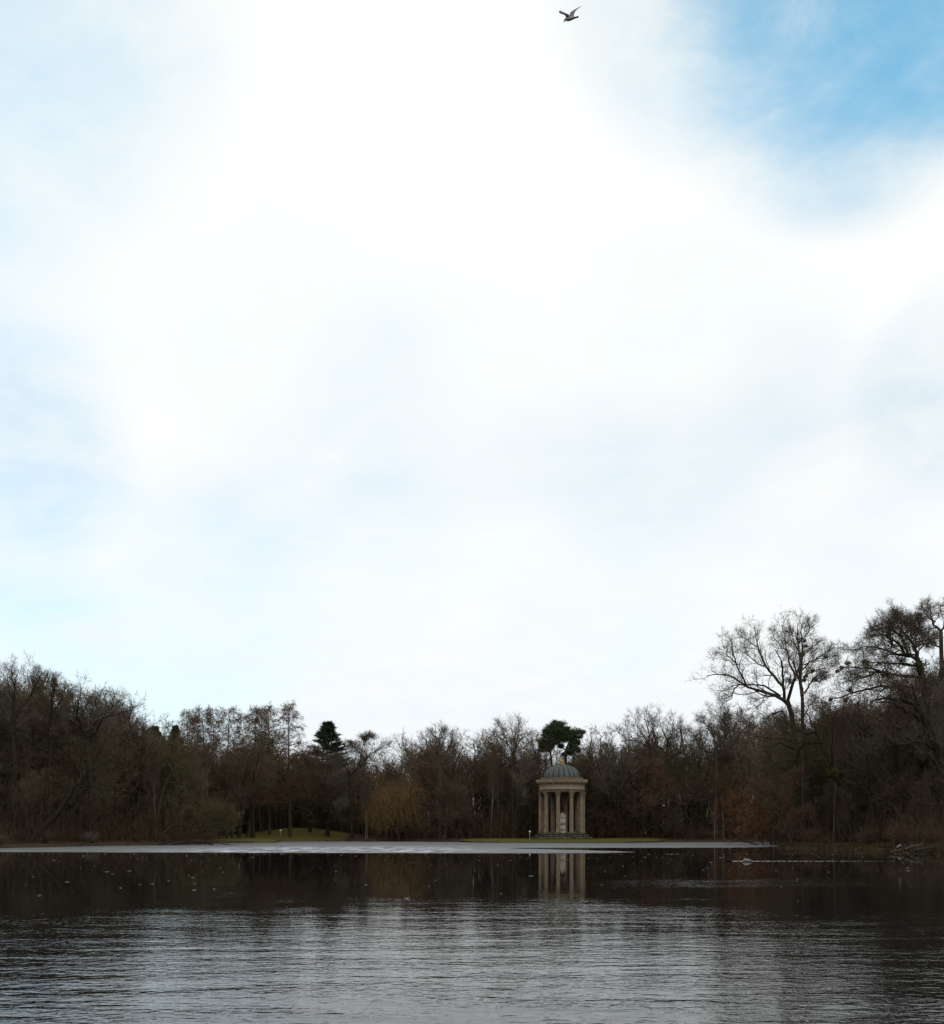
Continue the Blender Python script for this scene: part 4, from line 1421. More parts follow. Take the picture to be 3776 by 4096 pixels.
# the many other trees of the wood
SKY = [(-300, 2640), (0, 2665), (200, 2690), (300, 2720), (440, 2760), (540, 2850), (640, 2860), (720, 2950), (1180, 2960), (1240, 2964), (1310, 3004), (1400, 2969), (1460, 2944), (1520, 2954),
       (1580, 2994), (1640, 2929), (1850, 2944), (1900, 2954), (1960, 2914), (2120, 2924), (2180, 2964), (2350, 2944), (2420, 2914), (2500, 2894), (2800, 2894), (2850, 2854), (2950, 2830), (3050, 2810),
       (3250, 2800), (3330, 2800), (3420, 2740), (3520, 2700), (3776, 2650), (4100, 2600)]
SX, SY = np.array(SKY).T
SHX = np.array([p[0] for p in SHORE_PX] + [3095, 3106] + [p[0] for p in TIP_PX[1:]])
SHD = np.array([p[1] for p in shore] + [186, 117] + [p[1] for p in tip[1:]])


def free(px, D, r=0.0):
    x, y = (px - CX) / F * D, D
    if ((x - TEMPLE[0]) / 10.5) ** 2 + ((y - TEMPLE[1]) / 10.5) ** 2 < 1:
        return False
    if 1830 < px < 2700 and D < 199:
        return False
    if 860 < px < 1480 and D < 242 - max(0, (px - 1330)) * .14:
        return False
    return True


REGIONS = [(-300, 420, 'of the wood at the left edge'), (420, 900, 'of the wood left of the larches'), (900, 1420, 'of the wood behind the green mound'),
           (1420, 1850, 'of the wood around the willow'), (1850, 2180, 'of the wood left of the temple'), (2180, 2700, 'of the wood behind the temple'),
           (2700, 3110, 'of the wood on the far right shore'), (3110, 4100, 'of the dark wood on the right bank')]
KINDS = [('slender', 'slender_tree', 'slender tree'), ('bushy', 'bushy_tree', 'dense twiggy tree'), ('ash', 'ash_tree', 'rising-branched tree'), ('oak', 'oak_tree', 'crooked spreading tree')]
TW = ['twig_brown', 'twig_brown', 'twig_grey', 'twig_olive', 'twig_russet']
rows = [(4, 9, 150, 330, 20), (10, 20, 70, 200, 30), (20, 32, 20, 95, 46), (30, 42, 5, 70, 52), (42, 56, -5, 50, 54)]
count = 0
for row, (d0, d1, s0, s1, n) in enumerate(rows):
    for i in range(n):
        px = -260 + 4300 * (i + rng.random()) / n
        D = float(np.interp(px, SHX, SHD)) + rng.uniform(d0, d1)
        if not free(px, D):
            D += 46
            if not free(px, D) or row < 2:
                continue
        top = float(np.interp(px, SX, SY)) + rng.uniform(s0, s1)
        p = [.34, .30, .16, .20] if row < 2 else [.30, .22, .30, .18]
        if row < 2 and (px > 3110 or px < 860):
            top += 190
            p = [.5, .05, .25, .2]
        k = int(rng.choice(4, p=p))
        kind, nm, desc = KINDS[k]
        reg = next(r[2] for r in REGIONS if r[0] <= px < r[1])
        olive = px < 900 or px > 3100
        tw = TW[int(rng.choice(5, p=[.42, .22, .16, .12, .08] if olive else [.32, .24, .2, .08, .16]))]
        if row < 2 and tw == 'twig_grey':
            tw = 'twig_brown'
        hue = {'twig_brown': 'brown', 'twig_grey': 'greyish', 'twig_olive': 'moss-tinged', 'twig_russet': 'reddish'}[tw]
        where = ('in the front row ', 'near the front ', 'midway back ', 'toward the back ', 'in the back row ')[row]
        lab = hue + ' ' + desc + ' ' + where + reg
        plant_tree(nm, kind, 1 + int(rng.integers(3)), px, D, top, lab, group=hue + ' ' + desc + 's ' + where + reg,
                   width=float(rng.uniform(.85, 1.25)), bark=('bark', 'bark_dark', 'bark_moss')[int(rng.choice(3, p=[.45, .4, .15]))], crown=tw, tilt=(rng.normal(0, 2.5), rng.normal(0, 3)))
        count += 1
# shrubs at the water's edge
for i in range(30):
    px = -200 + 4150 * (i + rng.random()) / 30
    D = float(np.interp(px, SHX, SHD)) + rng.uniform(1.5, 5.5)
    if not free(px, D):
        continue
    reg = next(r[2] for r in REGIONS if r[0] <= px < r[1])
    plant_tree('shrub', 'shrub', 1 + int(rng.integers(2)), px, D, 0, 'bare brown shoreline shrub ' + reg, cat='shrub', group='shoreline shrubs ' + reg, height=float(rng.uniform(1.2, 3.0)), width=float(rng.uniform(.9, 1.5)),
               bark='bark_dark', crown=TW[int(rng.choice(5, p=[.3, .1, .1, .2, .3]))])


def scatter_view(n, d0, d1, px0=-280, px1=4060, power=1.0):
    px = rng.uniform(px0, px1, n)
    D = np.interp(px, SHX, SHD) + d0 + (d1 - d0) * rng.random(n) ** power
    ok = np.array([free(a, b) for a, b in zip(px, D)])
    px, D = px[ok], D[ok]
    x = (px - CX) / F * D
    return x, D, ground_z(x, D)


def build_undergrowth():
    g = Geo()
    x, y, z = scatter_view(5200, 2.5, 34)
    n = len(x)
    P = np.empty((n, 5, 3))
    P[:, 0] = np.stack([x, y, z - .05], -1)
    d = unit(np.stack([rng.normal(0, .3, n), rng.normal(0, .3, n), np.ones(n)], -1))
    L = rng.uniform(.8, 5.0, n)[:, None]
    for k in range(1, 5):
        d = unit(d + rng.normal(0, .12, (n, 3)))
        P[:, k] = P[:, k - 1] + d * L / 4
    tubes(g, P, np.linspace(.028, .008, 5)[None, :] * np.ones((n, 1)), 3)
    twigs(g, rng, P, 11, .75, .032, 38, 18, .2, .2, 1)
    x, y, z = (np.concatenate(c) for c in zip(scatter_view(9000, 16, 95), scatter_view(3500, 28, 110, 780, 1560), scatter_view(2200, 26, 80, 1980, 2540)))
    n = len(x)
    P = np.empty((n, 4, 3))
    P[:, 0] = np.stack([x, y, z - .05], -1)
    d = unit(np.stack([rng.normal(0, .16, n), rng.normal(0, .16, n), np.ones(n)], -1))
    L = rng.uniform(2.5, 9.0, n)[:, None]
    for k in range(1, 4):
        d = unit(d + rng.normal(0, .08, (n, 3)))
        P[:, k] = P[:, k - 1] + d * L / 3
    tubes(g, P, np.linspace(.05, .012, 4)[None, :] * np.ones((n, 1)), 3)
    twigs(g, rng, P, 16, 1.5, .07, 45, 18, .15, .05, 1)
    tag(obj('undergrowth', g.mesh('undergrowth'), M['scrub']), kind='stuff')


def build_far_wood():
    g = Geo()
    x, y, z = (np.concatenate(c) for c in zip(scatter_view(1500, 36, 92), scatter_view(420, 30, 100, 780, 1560), scatter_view(260, 30, 90, 1980, 2540)))
    n = len(x)
    h = rng.uniform(12, 17, n)
    P = np.empty((n, 5, 3))
    P[:, 0] = np.stack([x, y, z - .2], -1)
    d = np.stack([rng.normal(0, .04, n), rng.normal(0, .04, n), np.ones(n)], -1)
    for k in range(1, 5):
        d = unit(d + rng.normal(0, .03, (n, 3)))
        P[:, k] = P[:, k - 1] + d * (h / 4)[:, None]
    tubes(g, P, np.linspace(.16, .05, 5)[None, :] * rng.uniform(.6, 1.5, (n, 1)), 4)
    P1, R1 = spawn(rng, P, np.full((n, 5), .05), 14, .08, 1, 45, 12, lambda t, l: 3.0 * (1.2 - .6 * t), 4, .1, .15, .5, rmin=.03)
    tubes(g, P1, R1, 3)
    twigs(g, rng, P1, 7, 1.3, .07, 45, 18, .2)
    tag(obj('far_wood', g.mesh('far_wood'), M['far_wood']), kind='stuff')


build_undergrowth()
build_far_wood()


def build_bank_grass():
    g = Geo()
    px = rng.uniform(3085, 3950, 9000)
    D = np.interp(px, SHX, SHD) + .1 + 4.5 * rng.random(9000) ** 1.6
    x = (px - CX) / F * D
    z = ground_z(x, D)
    n = len(x)
    b = np.stack([x, D, z - .03], -1)
    L = rng.uniform(.18, .62, (n, 1))
    d = unit(np.stack([rng.normal(0, .45, n), rng.normal(-.15, .45, n), np.ones(n)], -1))
    s = unit(np.cross(d, rng.normal(0, 1, (n, 3)))) * .022
    V = np.stack([b + s, b - s, b + d * L], 1).reshape(-1, 3)
    g.add(V, t=np.arange(len(V)).reshape(-1, 3))
    tag(obj('bank_grass', g.mesh('bank_grass'), M['reed']), kind='stuff')


build_bank_grass()

# ------------------------------------------------------------------ the temple
def build_temple():
    T = empty('round_temple', TEMPLE)
    tag(T, 'round sandstone temple with ring of columns and dark ribbed dome', 'temple')
    # steps, each ring laid of separate blocks
    for r_out, r_in, z0, z1, n in ((5.71, 4.75, -.12, .42, 30), (5.08, 4.15, .422, .82, 27), (4.52, 3.2, .822, 1.21, 24)):
        st = empty('step', (0, 0, 0), T)
        da = 2 * PI / n
        gp = .012 / r_out
        me = None
        g = Geo()
        m = 4
        a = np.linspace(gp, da - gp, m + 1)
        V, q = [], []
        for aa in a:
            for rr, zz_ in ((r_in, z0), (r_out, z0), (r_out, z1 - .03), (r_out - .03, z1), (r_in, z1)):
                V.append((rr * math.cos(aa), rr * math.sin(aa), zz_))
        k5 = 5
        for i in range(m):
            for j in range(k5):
                q.append((i * k5 + j, i * k5 + (j + 1) % k5, (i + 1) * k5 + (j + 1) % k5, (i + 1) * k5 + j))
        g.add(V, q=q)
        capi = [list(range(5)), [m * k5 + j for j in range(4, -1, -1)]]
        for c in capi:
            g.t.append(np.array([[c[0], c[1], c[2]], [c[0], c[2], c[3]], [c[0], c[3], c[4]]]))
        me = g.mesh('stone_block')
        for i in range(n):
            b = obj('stone_block', me, M['step'], st)
            b.rotation_euler = (0, 0, i * da + .07 * z1 * 10)
            rr = random.uniform(-.012, .012)
            am = i * da + .07 * z1 * 10 + da / 2
            b.location = (rr * math.cos(am), rr * math.sin(am), random.uniform(-.006, .004))
    g = Geo()
    lathe(g, [(3.19, .9), (3.19, 1.205)], 48)
    obj('temple_floor', g.mesh('temple_floor'), M['step'], T)
    # columns
    gs, gb, gc = Geo(), Geo(), Geo()
    zs = np.linspace(0, 1, 9)
    lathe(gs, [(.395 - .055 * (z ** 1.6), 1.64 + z * 6.29) for z in zs], 48, star=.045)
    box(gb, -.47, .47, -.47, .47, 1.212, 1.33)
    lathe(gb, [(.46, 1.332), (.48, 1.37), (.48, 1.41), (.44, 1.44), (.41, 1.47), (.41, 1.50), (.45, 1.53), (.45, 1.57), (.41, 1.60), (.398, 1.66)], 28)
    lathe(gc, [(.345, 7.92), (.375, 7.95), (.345, 7.98), (.345, 8.2), (.37, 8.42), (.44, 8.6)], 28)
    for row, (z0, h, r, n, off) in enumerate(((7.98, .30, .355, 8, 0), (8.16, .34, .375, 8, PI / 8))):
        for k in range(n):                       # acanthus leaves curling outwards
            a = k * 2 * PI / n + off
            pts = []
            for t, w, o in ((0, .10, 0), (.5, .125, .03), (.85, .10, .09), (1.0, .05, .15), (.9, .03, .17)):
                pts.append((t, w, o))
            V, q = [], []
            for t, w, o in pts:
                for sgn in (-1, 1):
                    for dr in (0, .03):
                        rr = r + o + dr
                        V.append((rr * math.cos(a) - sgn * w * math.sin(a), rr * math.sin(a) + sgn * w * math.cos(a), z0 + t * h))
            for i in range(len(pts) - 1):
                o_ = i * 4
                q += [(o_, o_ + 2, o_ + 6, o_ + 4), (o_ + 1, o_ + 5, o_ + 7, o_ + 3), (o_, o_ + 4, o_ + 5, o_ + 1), (o_ + 2, o_ + 3, o_ + 7, o_ + 6)]
            gc.add(V, q=q)
    for k in range(4):                           # corner volutes
        a = k * PI / 2 + PI / 4
        pth = np.array([[[.40, 0, 8.36], [.47, 0, 8.52], [.55, 0, 8.60], [.60, 0, 8.55], [.57, 0, 8.48], [.53, 0, 8.52]]])
        c, s_ = math.cos(a), math.sin(a)
        rot = np.array([[c, -s_, 0], [s_, c, 0], [0, 0, 1]])
        tubes(gc, pth @ rot.T, np.array([[.04, .05, .055, .055, .05, .03]]), 6)
    box(gc, -.47, .47, -.47, .47, 8.62, 8.738)
    ms, mb, mcap = gs.mesh('shaft'), gb.mesh('base'), gc.mesh('capital')
    for k, deg in enumerate((-87, -51, -15, 21, 57, 93, 129, 165, 201, 237)):
        a = R(deg)
        c = empty('column', (4.0 * math.sin(a), -4.0 * math.cos(a), 0), T, rz=a)
        obj('shaft', ms, M['stone_dark'] if k % 3 == 0 else M['stone'], c)
        obj('base', mb, M['stone_dark'], c)
        obj('capital', mcap, M['stone_dark'], c)

    def ring(name, prof, mat, n=96, parent=T):
        g = Geo()
        pr = list(prof)
        pr = pr + [pr[0]]
        lathe(g, pr, n, cap=False)
        return obj(name, g.mesh(name), mat, parent)
    ring('architrave', [(3.55, 8.74), (4.25, 8.74), (4.25, 8.90), (4.28, 8.905), (4.28, 9.07), (4.31, 9.075), (4.31, 9.24), (4.38, 9.27), (4.38, 9.33), (3.55, 9.33)], M['stone'])
    fr = ring('frieze', [(3.56, 9.332), (4.28, 9.332), (4.28, 9.36), (4.25, 9.40), (4.25, 10.06), (4.33, 10.10), (4.33, 10.13), (3.56, 10.13)], M['stone'])
    gp = Geo()                                    # low-relief palmette
    for j in range(5):
        a = (j - 2) * .42
        L = .27 - .03 * abs(j - 2)
        p = np.array([[[0, -4.255, 9.70], [math.sin(a) * L * .6, -4.285, 9.70 + math.cos(a) * L * .6], [math.sin(a) * L, -4.26, 9.70 + math.cos(a) * L]]])
        tubes(gp, p, np.array([[.02, .04, .015]]), 5)
    tubes(gp, np.array([[[-.16, -4.255, 9.66], [0, -4.285, 9.62], [.16, -4.255, 9.66]]]), np.array([[.02, .035, .02]]), 5)
    mp = gp.mesh('palmette')
    for k in range(40):
        o = obj('palmette', mp, M['stone'], fr)
        o.rotation_euler = (0, 0, k * 2 * PI / 40)
    ring('bed_moulding', [(3.7, 10.132), (4.36, 10.132), (4.40, 10.20), (4.40, 10.26), (4.46, 10.30), (4.46, 10.378), (3.7, 10.378)], M['stone_dark'])
    gd = Geo()
    co = ring('cornice', [(3.7, 10.38), (4.72, 10.38), (4.72, 10.54), (4.76, 10.56), (4.78, 10.66), (4.80, 10.70), (4.80, 10.78), (4.74, 10.80), (3.7, 10.80)], M['stone'])
    ga = Geo()                                     # upright ornament along the gutter
    outline = [(-.19, 0), (-.20, .10), (-.15, .15), (-.13, .22), (-.07, .28), (0, .33), (.07, .28), (.13, .22), (.15, .15), (.20, .10), (.19, 0)]
    nO = len(outline)
    V = [(x, -4.79, 10.78 + z) for x, z in outline] + [(x * .8, -4.87, 10.78 + z * .95) for x, z in outline] + [(x, -4.68, 10.78 + z) for x, z in outline]
    q = [(i, i + 1, nO + i + 1, nO + i) for i in range(nO - 1)] + [(i + 1, i, 2 * nO + i, 2 * nO + i + 1) for i in range(nO - 1)]
    ga.add(V, q=q)
    for base_i in (nO, 2 * nO):
        ga.t.append(np.array([[base_i, base_i + i, base_i + i + 1] for i in range(1, nO - 1)]))
    ma = ga.mesh('antefix')
    for k in range(40):
        o = obj('antefix', ma, M['stone'] if k % 2 else M['stone_dark'], co)
        o.rotation_euler = (0, 0, (k + .5) * 2 * PI / 40)
    ring('drum', [(3.3, 10.802), (3.95, 10.802), (3.95, 11.30), (3.99, 11.32), (3.99, 11.36), (3.3, 11.36)], M['stone'])
    de = ring('dome_edge', [(3.2, 11.362), (3.94, 11.362), (3.95, 11.40), (3.90, 11.43), (3.60, 11.45), (3.2, 11.50)], M['lead'])
    gk = Geo()
    V = [(x * .62, -3.94, 11.40 + z * .55) for x, z in outline] + [(x * .5, -3.98, 11.40 + z * .5) for x, z in outline] + [(x * .62, -3.88, 11.40 + z * .55) for x, z in outline]
    gk.add(V, q=q)
    for base_i in (nO, 2 * nO):
        gk.t.append(np.array([[base_i, base_i + i, base_i + i + 1] for i in range(1, nO - 1)]))
    mk = gk.mesh('antefix')
    for k in range(40):
        o = obj('antefix', mk, M['lead'], de)
        o.rotation_euler = (0, 0, k * 2 * PI / 40)
    # dome of twenty metal panels with dark standing seams
    dome = empty('dome', (0, 0, 0), T)
    A_, B_ = 3.46, 2.42
    ths = np.linspace(.02, 1.36, 12)
    prof = [(A_ * math.cos(t) ** .86, 11.502 + B_ * math.sin(t)) for t in ths]
    n = 20
    da = 2 * PI / n
    gpn = Geo()
    m = 5
    V = []
    for (r, z) in prof:
        for j in range(m + 1):
            a = .012 + (da - .024) * j / m
            rr = r + .006 * math.sin(PI * j / m)
            V.append((rr * math.cos(a), rr * math.sin(a), z))
    for (r, z) in prof:
        for j in range(m + 1):
            a = .012 + (da - .024) * j / m
            V.append(((r - .06) * math.cos(a), (r - .06) * math.sin(a), z - .05))
    w = m + 1
    hN = len(prof) * w
    q = []
    for i in range(len(prof) - 1):
        for j in range(m):
            o_ = i * w + j
            q.append((o_, o_ + 1, o_ + w + 1, o_ + w))
            q.append((hN + o_, hN + o_ + w, hN + o_ + w + 1, hN + o_ + 1))
        q.append((i * w, (i + 1) * w, hN + (i + 1) * w, hN + i * w))
        q.append((i * w + m, hN + i * w + m, hN + (i + 1) * w + m, (i + 1) * w + m))
    gpn.add(V, q=q)
    mpan = gpn.mesh('panel')
    mpan.polygons.foreach_set('use_smooth', np.ones(len(mpan.polygons), dtype=bool))
    gsm = Geo()
    pp = np.array([[[r + .012, 0, z + .012] for r, z in prof]])
    tubes(gsm, pp, np.full((1, len(prof)), .034), 5)
    msm = gsm.mesh('seam')
    ph = R(-90 + 2)
    for k in range(n):
        o = obj('panel', mpan, M['lead'], dome)
        o.rotation_euler = (0, 0, ph + k * da)
        o = obj('seam', msm, M['lead_seam'], dome)
        o.rotation_euler = (0, 0, ph + k * da)
    g = Geo()
    lathe(g, [(.9, 13.83), (.55, 13.9), (.3, 13.95)], 24)
    obj('dome_cap', g.mesh('dome_cap'), M['lead'], dome)
    # gilded finial
    fin = empty('finial', (0, 0, 0), T)
    g = Geo()
    lathe(g, [(.34, 13.86), (.40, 13.95), (.36, 14.02), (.30, 14.16), (.24, 14.34), (.23, 14.42)], 20)
    obj('stem', g.mesh('stem'), M['gold'], fin, smooth=True)
    gv = Geo()
    tubes(gv, np.array([[[.22, 0, 14.48], [.30, 0, 14.42], [.40, 0, 14.26], [.52, 0, 14.08], [.68, 0, 13.98], [.82, 0, 14.0], [.86, 0, 14.09], [.80, 0, 14.13]]]),
          np.array([[.04, .06, .075, .085, .075, .065, .055, .03]]), 7)
    mv = gv.mesh('scroll')
    for k in range(6):
        o = obj('scroll', mv, M['gold'], fin, smooth=True)
        o.rotation_euler = (0, 0, k * PI / 3 + .15)
    g = Geo()
    lathe(g, [(.16, 14.42), (.40, 14.50), (.42, 14.56), (.36, 14.60), (.37, 14.72), (.30, 14.88), (.17, 14.98)], 20)
    obj('bell', g.mesh('bell'), M['gold'], fin, smooth=True)
    g = Geo()
    lathe(g, [(.12, 14.98), (.22, 15.03), (.22, 15.07), (.10, 15.11), (.06, 15.17), (.05, 15.22)], 16)
    lathe(g, [(.02, 15.20), (.09, 15.25), (.11, 15.30), (.08, 15.37), (.02, 15.41)], 14)
    obj('knob', g.mesh('knob'), M['gold'], fin, smooth=True)
    # inner ceiling closes the ring under the dome
    g = Geo()
    lathe(g, [(3.60, 9.40), (3.5, 9.9), (2.8, 10.5), (1.5, 10.9), (.3, 11.0)], 40, cap=False)
    obj('ceiling', g.mesh('ceiling'), M['stone_dark'], T)


build_temple()


def build_stele():
    S = empty('memorial_stele', (TEMPLE[0] + .07, TEMPLE[1] - .2, TEMPLE[2] + 1.21))
    tag(S, 'pale marble memorial stele with pointed top standing inside the temple', 'stele')

    def frus(g, w0, w1, z0, z1):
        v = [(-w0, -w0 * .7, z0), (w0, -w0 * .7, z0), (w0, w0 * .7, z0), (-w0, w0 * .7, z0), (-w1, -w1 * .7, z1), (w1, -w1 * .7, z1), (w1, w1 * .7, z1), (-w1, w1 * .7, z1)]
        g.add(v, q=[(0, 3, 2, 1), (4, 5, 6, 7), (0, 1, 5, 4), (1, 2, 6, 5), (2, 3, 7, 6), (3, 0, 4, 7)])
    g = Geo()
    frus(g, .67, .63, 0, .14)
    frus(g, .63, .585, .142, .32)
    frus(g, .583, .570, .322, 1.26)
    frus(g, .60, .625, 1.262, 1.31)
    frus(g, .625, .59, 1.312, 1.38)
    obj('pedestal', g.mesh('pedestal'), M['marble'], S)
    g = Geo()
    frus(g, .565, .55, 1.382, 2.60)
    obj('slab', g.mesh('slab'), M['marble'], S)
    gi = Geo()
    for j, wd in enumerate((.36, .42, .30)):          # lines of the inscription, too small to read
        for k in range(int(wd * 26)):
            x = -wd + k * (2 * wd) / int(wd * 26)
            box(gi, x, x + .022 + .012 * (k % 3), -.405, -.398, 1.62 + j * .10, 1.67 + j * .10)
    obj('inscription', gi.mesh('inscription'), M['gold'], S)
    g = Geo()
    frus(g, .57, .625, 2.602, 2.70)
    frus(g, .60, .60, 2.702, 3.16)
    frus(g, .61, .635, 3.162, 3.21)
    obj('cap_block', g.mesh('cap_block'), M['marble'], S)
    g = Geo()
    frus(g, .61, .06, 3.212, 3.80)
    lathe(g, [(.05, 3.79), (.07, 3.85), (.04, 3.92), (.01, 3.96)], 8)
    for sx in (-1, 1):
        box(g, sx * .60 - .06, sx * .60 + .06, -.42, -.30, 3.212, 3.36)
    obj('gable', g.mesh('gable'), M['marble'], S)


build_stele()


# ------------------------------------------------------------------ signs
def build_sign(px, base_y, D, height, pw, phh, label, dark):
    x = (px - CX) / F * D
    z = float(ground_z(x, D))
    e = empty('sign', (x, D, z))
    g = Geo()
    lathe(g, [(.045, -.3), (.045, height - phh * .4)], 10)
    obj('post', g.mesh('post'), M['sign_post'], e)
    g = Geo()
    box(g, -pw / 2, pw / 2, -.075, -.048, height - phh, height)
    obj('panel', g.mesh('panel'), M['sign_white'], e)
    g = Geo()
    if dark:
        box(g, -.045, .02, -.081, -.0755, height - phh * .72, height - phh * .3)
        box(g, -.02, .05, -.081, -.0755, height - phh * .96, height - phh * .76)
    else:
        box(g, -.03, .03, -.081, -.0755, height - phh * .95, height - phh * .72)
    obj('mark', g.mesh('mark'), M['sign_mark'], e)
    tag(e, label, 'sign', 'small white signs on the shore')


build_sign(1122.5, 3361, 219, 1.40, .36, .30, 'small white sign on a post in front of the green mound', False)
build_sign(2119, 3361, 185.5, 1.55, .32, .27, 'small white sign with dark mark on a post left of temple steps', True)


# ------------------------------------------------------------------ birds
def bird_rings(path, n=12):
    """path: list of (x, z, half-width, half-height) along the body axis, seen from the side"""
    a = np.arange(n) * 2 * PI / n
    out = []
    for i, (x, z, w, h) in enumerate(path):
        x0, z0 = path[max(i - 1, 0)][:2]
        x1, z1 = path[min(i + 1, len(path) - 1)][:2]
        t = np.array([x1 - x0, z1 - z0])
        t = t / max(np.linalg.norm(t), 1e-6)
        nrm = np.array([-t[1], t[0]])
        out.append(np.stack([x + nrm[0] * h * np.sin(a), w * np.cos(a), z + nrm[1] * h * np.sin(a)], -1))
    return out


def build_gull():
    D = 40.0
    c0 = at(2200 + 900 / 11.55, 860 / 11.55, D)
    e = empty('gull', c0)
    k = D / F / 11.55
    Q = lambda x, y: ((x - 900) * k, (860 - y) * k)
    g = Geo()
    body = [(645, 1000, 14, 10), (668, 965, 34, 34), (690, 925, 48, 50), (725, 895, 56, 62), (790, 880, 84, 84), (870, 878, 100, 78), (960, 862, 96, 66), (1060, 842, 74, 46), (1150, 820, 52, 24), (1240, 795, 56, 12), (1318, 775, 64, 7)]
    loft(g, bird_rings([(*Q(x, y), w * k, h * k) for x, y, w, h in body]))

    def wing(secs):
        rings = []
        for (lx, ly, tx, ty, dep, th) in secs:       # leading and trailing edge in the picture, depth towards the viewer, thickness
            L = at(2200 + lx / 11.55, ly / 11.55, D + dep) - c0
            Tt = at(2200 + tx / 11.55, ty / 11.55, D + dep + .02) - c0
            mid = L * .65 + Tt * .35
            up = np.array([0, .75, .66]) * th
            rings.append(np.array([L, mid + up, Tt, mid - up * .5]))
        loft(g, rings)
    wing([(755, 850, 1010, 800, -.04, .020), (740, 790, 960, 745, -.09, .018), (690, 705, 850, 655, -.16, .015), (600, 665, 730, 605, -.23, .012), (510, 640, 620, 555, -.29, .010), (440, 600, 510, 505, -.33, .008), (405, 540, 455, 470, -.345, .004)])
    wing([(920, 850, 1120, 790, .03, .020), (915, 700, 1095, 715, .08, .018), (925, 590, 1130, 610, .15, .015), (1000, 520, 1185, 500, .22, .012), (1130, 440, 1260, 430, .29, .010), (1290, 355, 1360, 350, .35, .007), (1455, 268, 1468, 272, .40, .003)])
    me = g.mesh('body')
    obj('body', me, M['gull_grey'], e, smooth=True)
    for mat in ('gull_white', 'gull_black'):
        me.materials.append(M[mat])
    v = np.empty(len(me.vertices) * 3, np.float32)
    me.vertices.foreach_get('co', v)
    v = v.reshape(-1, 3)
    for p in me.polygons:
        c = v[list(p.vertices)].mean(0)
        ex, ey = c[0] / k + 900, 860 - c[2] / k
        if (ex < 530 and ey < 700) or (ex > 1330 and ey < 400):
            p.material_index = 2
        elif ey > 780 and ex < 1060 and c[1] > -.11:
            p.material_index = 1
    g = Geo()
    pth = np.array([[[*Q(655, 985)], [*Q(632, 1025)], [*Q(610, 1070)]]])
    tubes(g, np.stack([pth[..., 0], np.zeros((1, 3)), pth[..., 1]], -1), np.array([[15, 11, 3]]) * k, 6)
    obj('beak', g.mesh('beak'), M['beak'], e)
    g = Geo()
    for s in (-1, 1):
        lathe(g, [(.001, -.006), (.006, 0), (.001, .006)], 6, centre=(Q(678, 920)[0], s * 47 * k, Q(678, 920)[1]))
    obj('eyes', g.mesh('eyes'), M['gull_black'], e)
    tag(e, 'gull gliding alone with raised wings high in the white sky', 'bird')


build_gull()


def build_duck(px, py, label, body_mat, s=1.0, turn=0.0, upright=False):
    D = EYE * F / (py - HY)
    e = empty('duck', ((px - CX) / F * D, D, 0.0), rz=turn)
    g = Geo()
    body = [(-.16, .045, .03, .025), (-.13, .07, .09, .06), (-.05, .08, .125, .10), (.08, .08, .13, .105), (.20, .075, .10, .08), (.29, .085, .06, .045), (.35, .10, .02, .015)]
    loft(g, bird_rings([(x * s, z * s, w * s, h * s) for x, z, w, h in body]))
    obj('body', g.mesh('body'), M[body_mat], e, smooth=True)
    g = Geo()
    neck = [(-.10, .06, .05, .05), (-.135, .14, .04, .04), (-.15, .20, .038, .038), (-.17, .24, .042, .044), (-.205, .252, .042, .044), (-.24, .245, .03, .03)]
    loft(g, bird_rings([(x * s, z * s, w * s, h * s) for x, z, w, h in neck]))
    obj('head', g.mesh('head'), M['duck_dark'], e, smooth=True)
    g = Geo()
    tubes(g, np.array([[[-.235, 0, .245], [-.28, 0, .236], [-.32, 0, .23]]]) * s, np.array([[.016, .011, .006]]) * s, 6)
    obj('beak', g.mesh('beak'), M['gull_white'], e)
    tag(e, label, 'duck', 'ducks swimming on the right of the lake')


build_duck(2912, 3445, 'dark duck leading the pair at the left end of the bright wake', 'duck_dark', .95, upright=True)
build_duck(2981, 3447, 'white-bodied duck with dark head following in the bright wake', 'duck_white', 1.05)
build_duck(2933, 3407, 'small dark duck alone just below the far ice', 'duck_dark', 1.0)


def build_wake():
    D = EYE * F / (3444.8 - HY)
    g = Geo()
    n = 220
    px = np.linspace(2919, 3590, n)
    x = (px - CX) / F * D
    w = np.where(px < 3200, 1.0, np.clip(1.2 - (px - 3200) / 420, .15, 1)) * (.52 + .2 * np.sin(px * .21) * np.sin(px * .083 + 1))
    y = D + .03 * np.sin(px * .05)
    V = []
    for i in range(n):
        a = max(w[i], .05)
        V += [(x[i], y[i] - .42 * a, .002), (x[i], y[i] - .10 * a, .040 * a), (x[i], y[i] + .35 * a, .002)]
    q = []
    for i in range(n - 1):
        if px[i] > 3230 and math.sin(px[i] * .13) + math.sin(px[i] * .37) > 1.25:
            continue
        q += [(i * 3, i * 3 + 3, i * 3 + 4, i * 3 + 1), (i * 3 + 1, i * 3 + 4, i * 3 + 5, i * 3 + 2)]
    g.add(V, q=q)
    m = material('wake_water', (.05, .05, .048), rough=.25, spec=.5, bump=.01, scale=3)
    tag(obj('wake', g.mesh('wake'), m), kind='stuff')


build_wake()


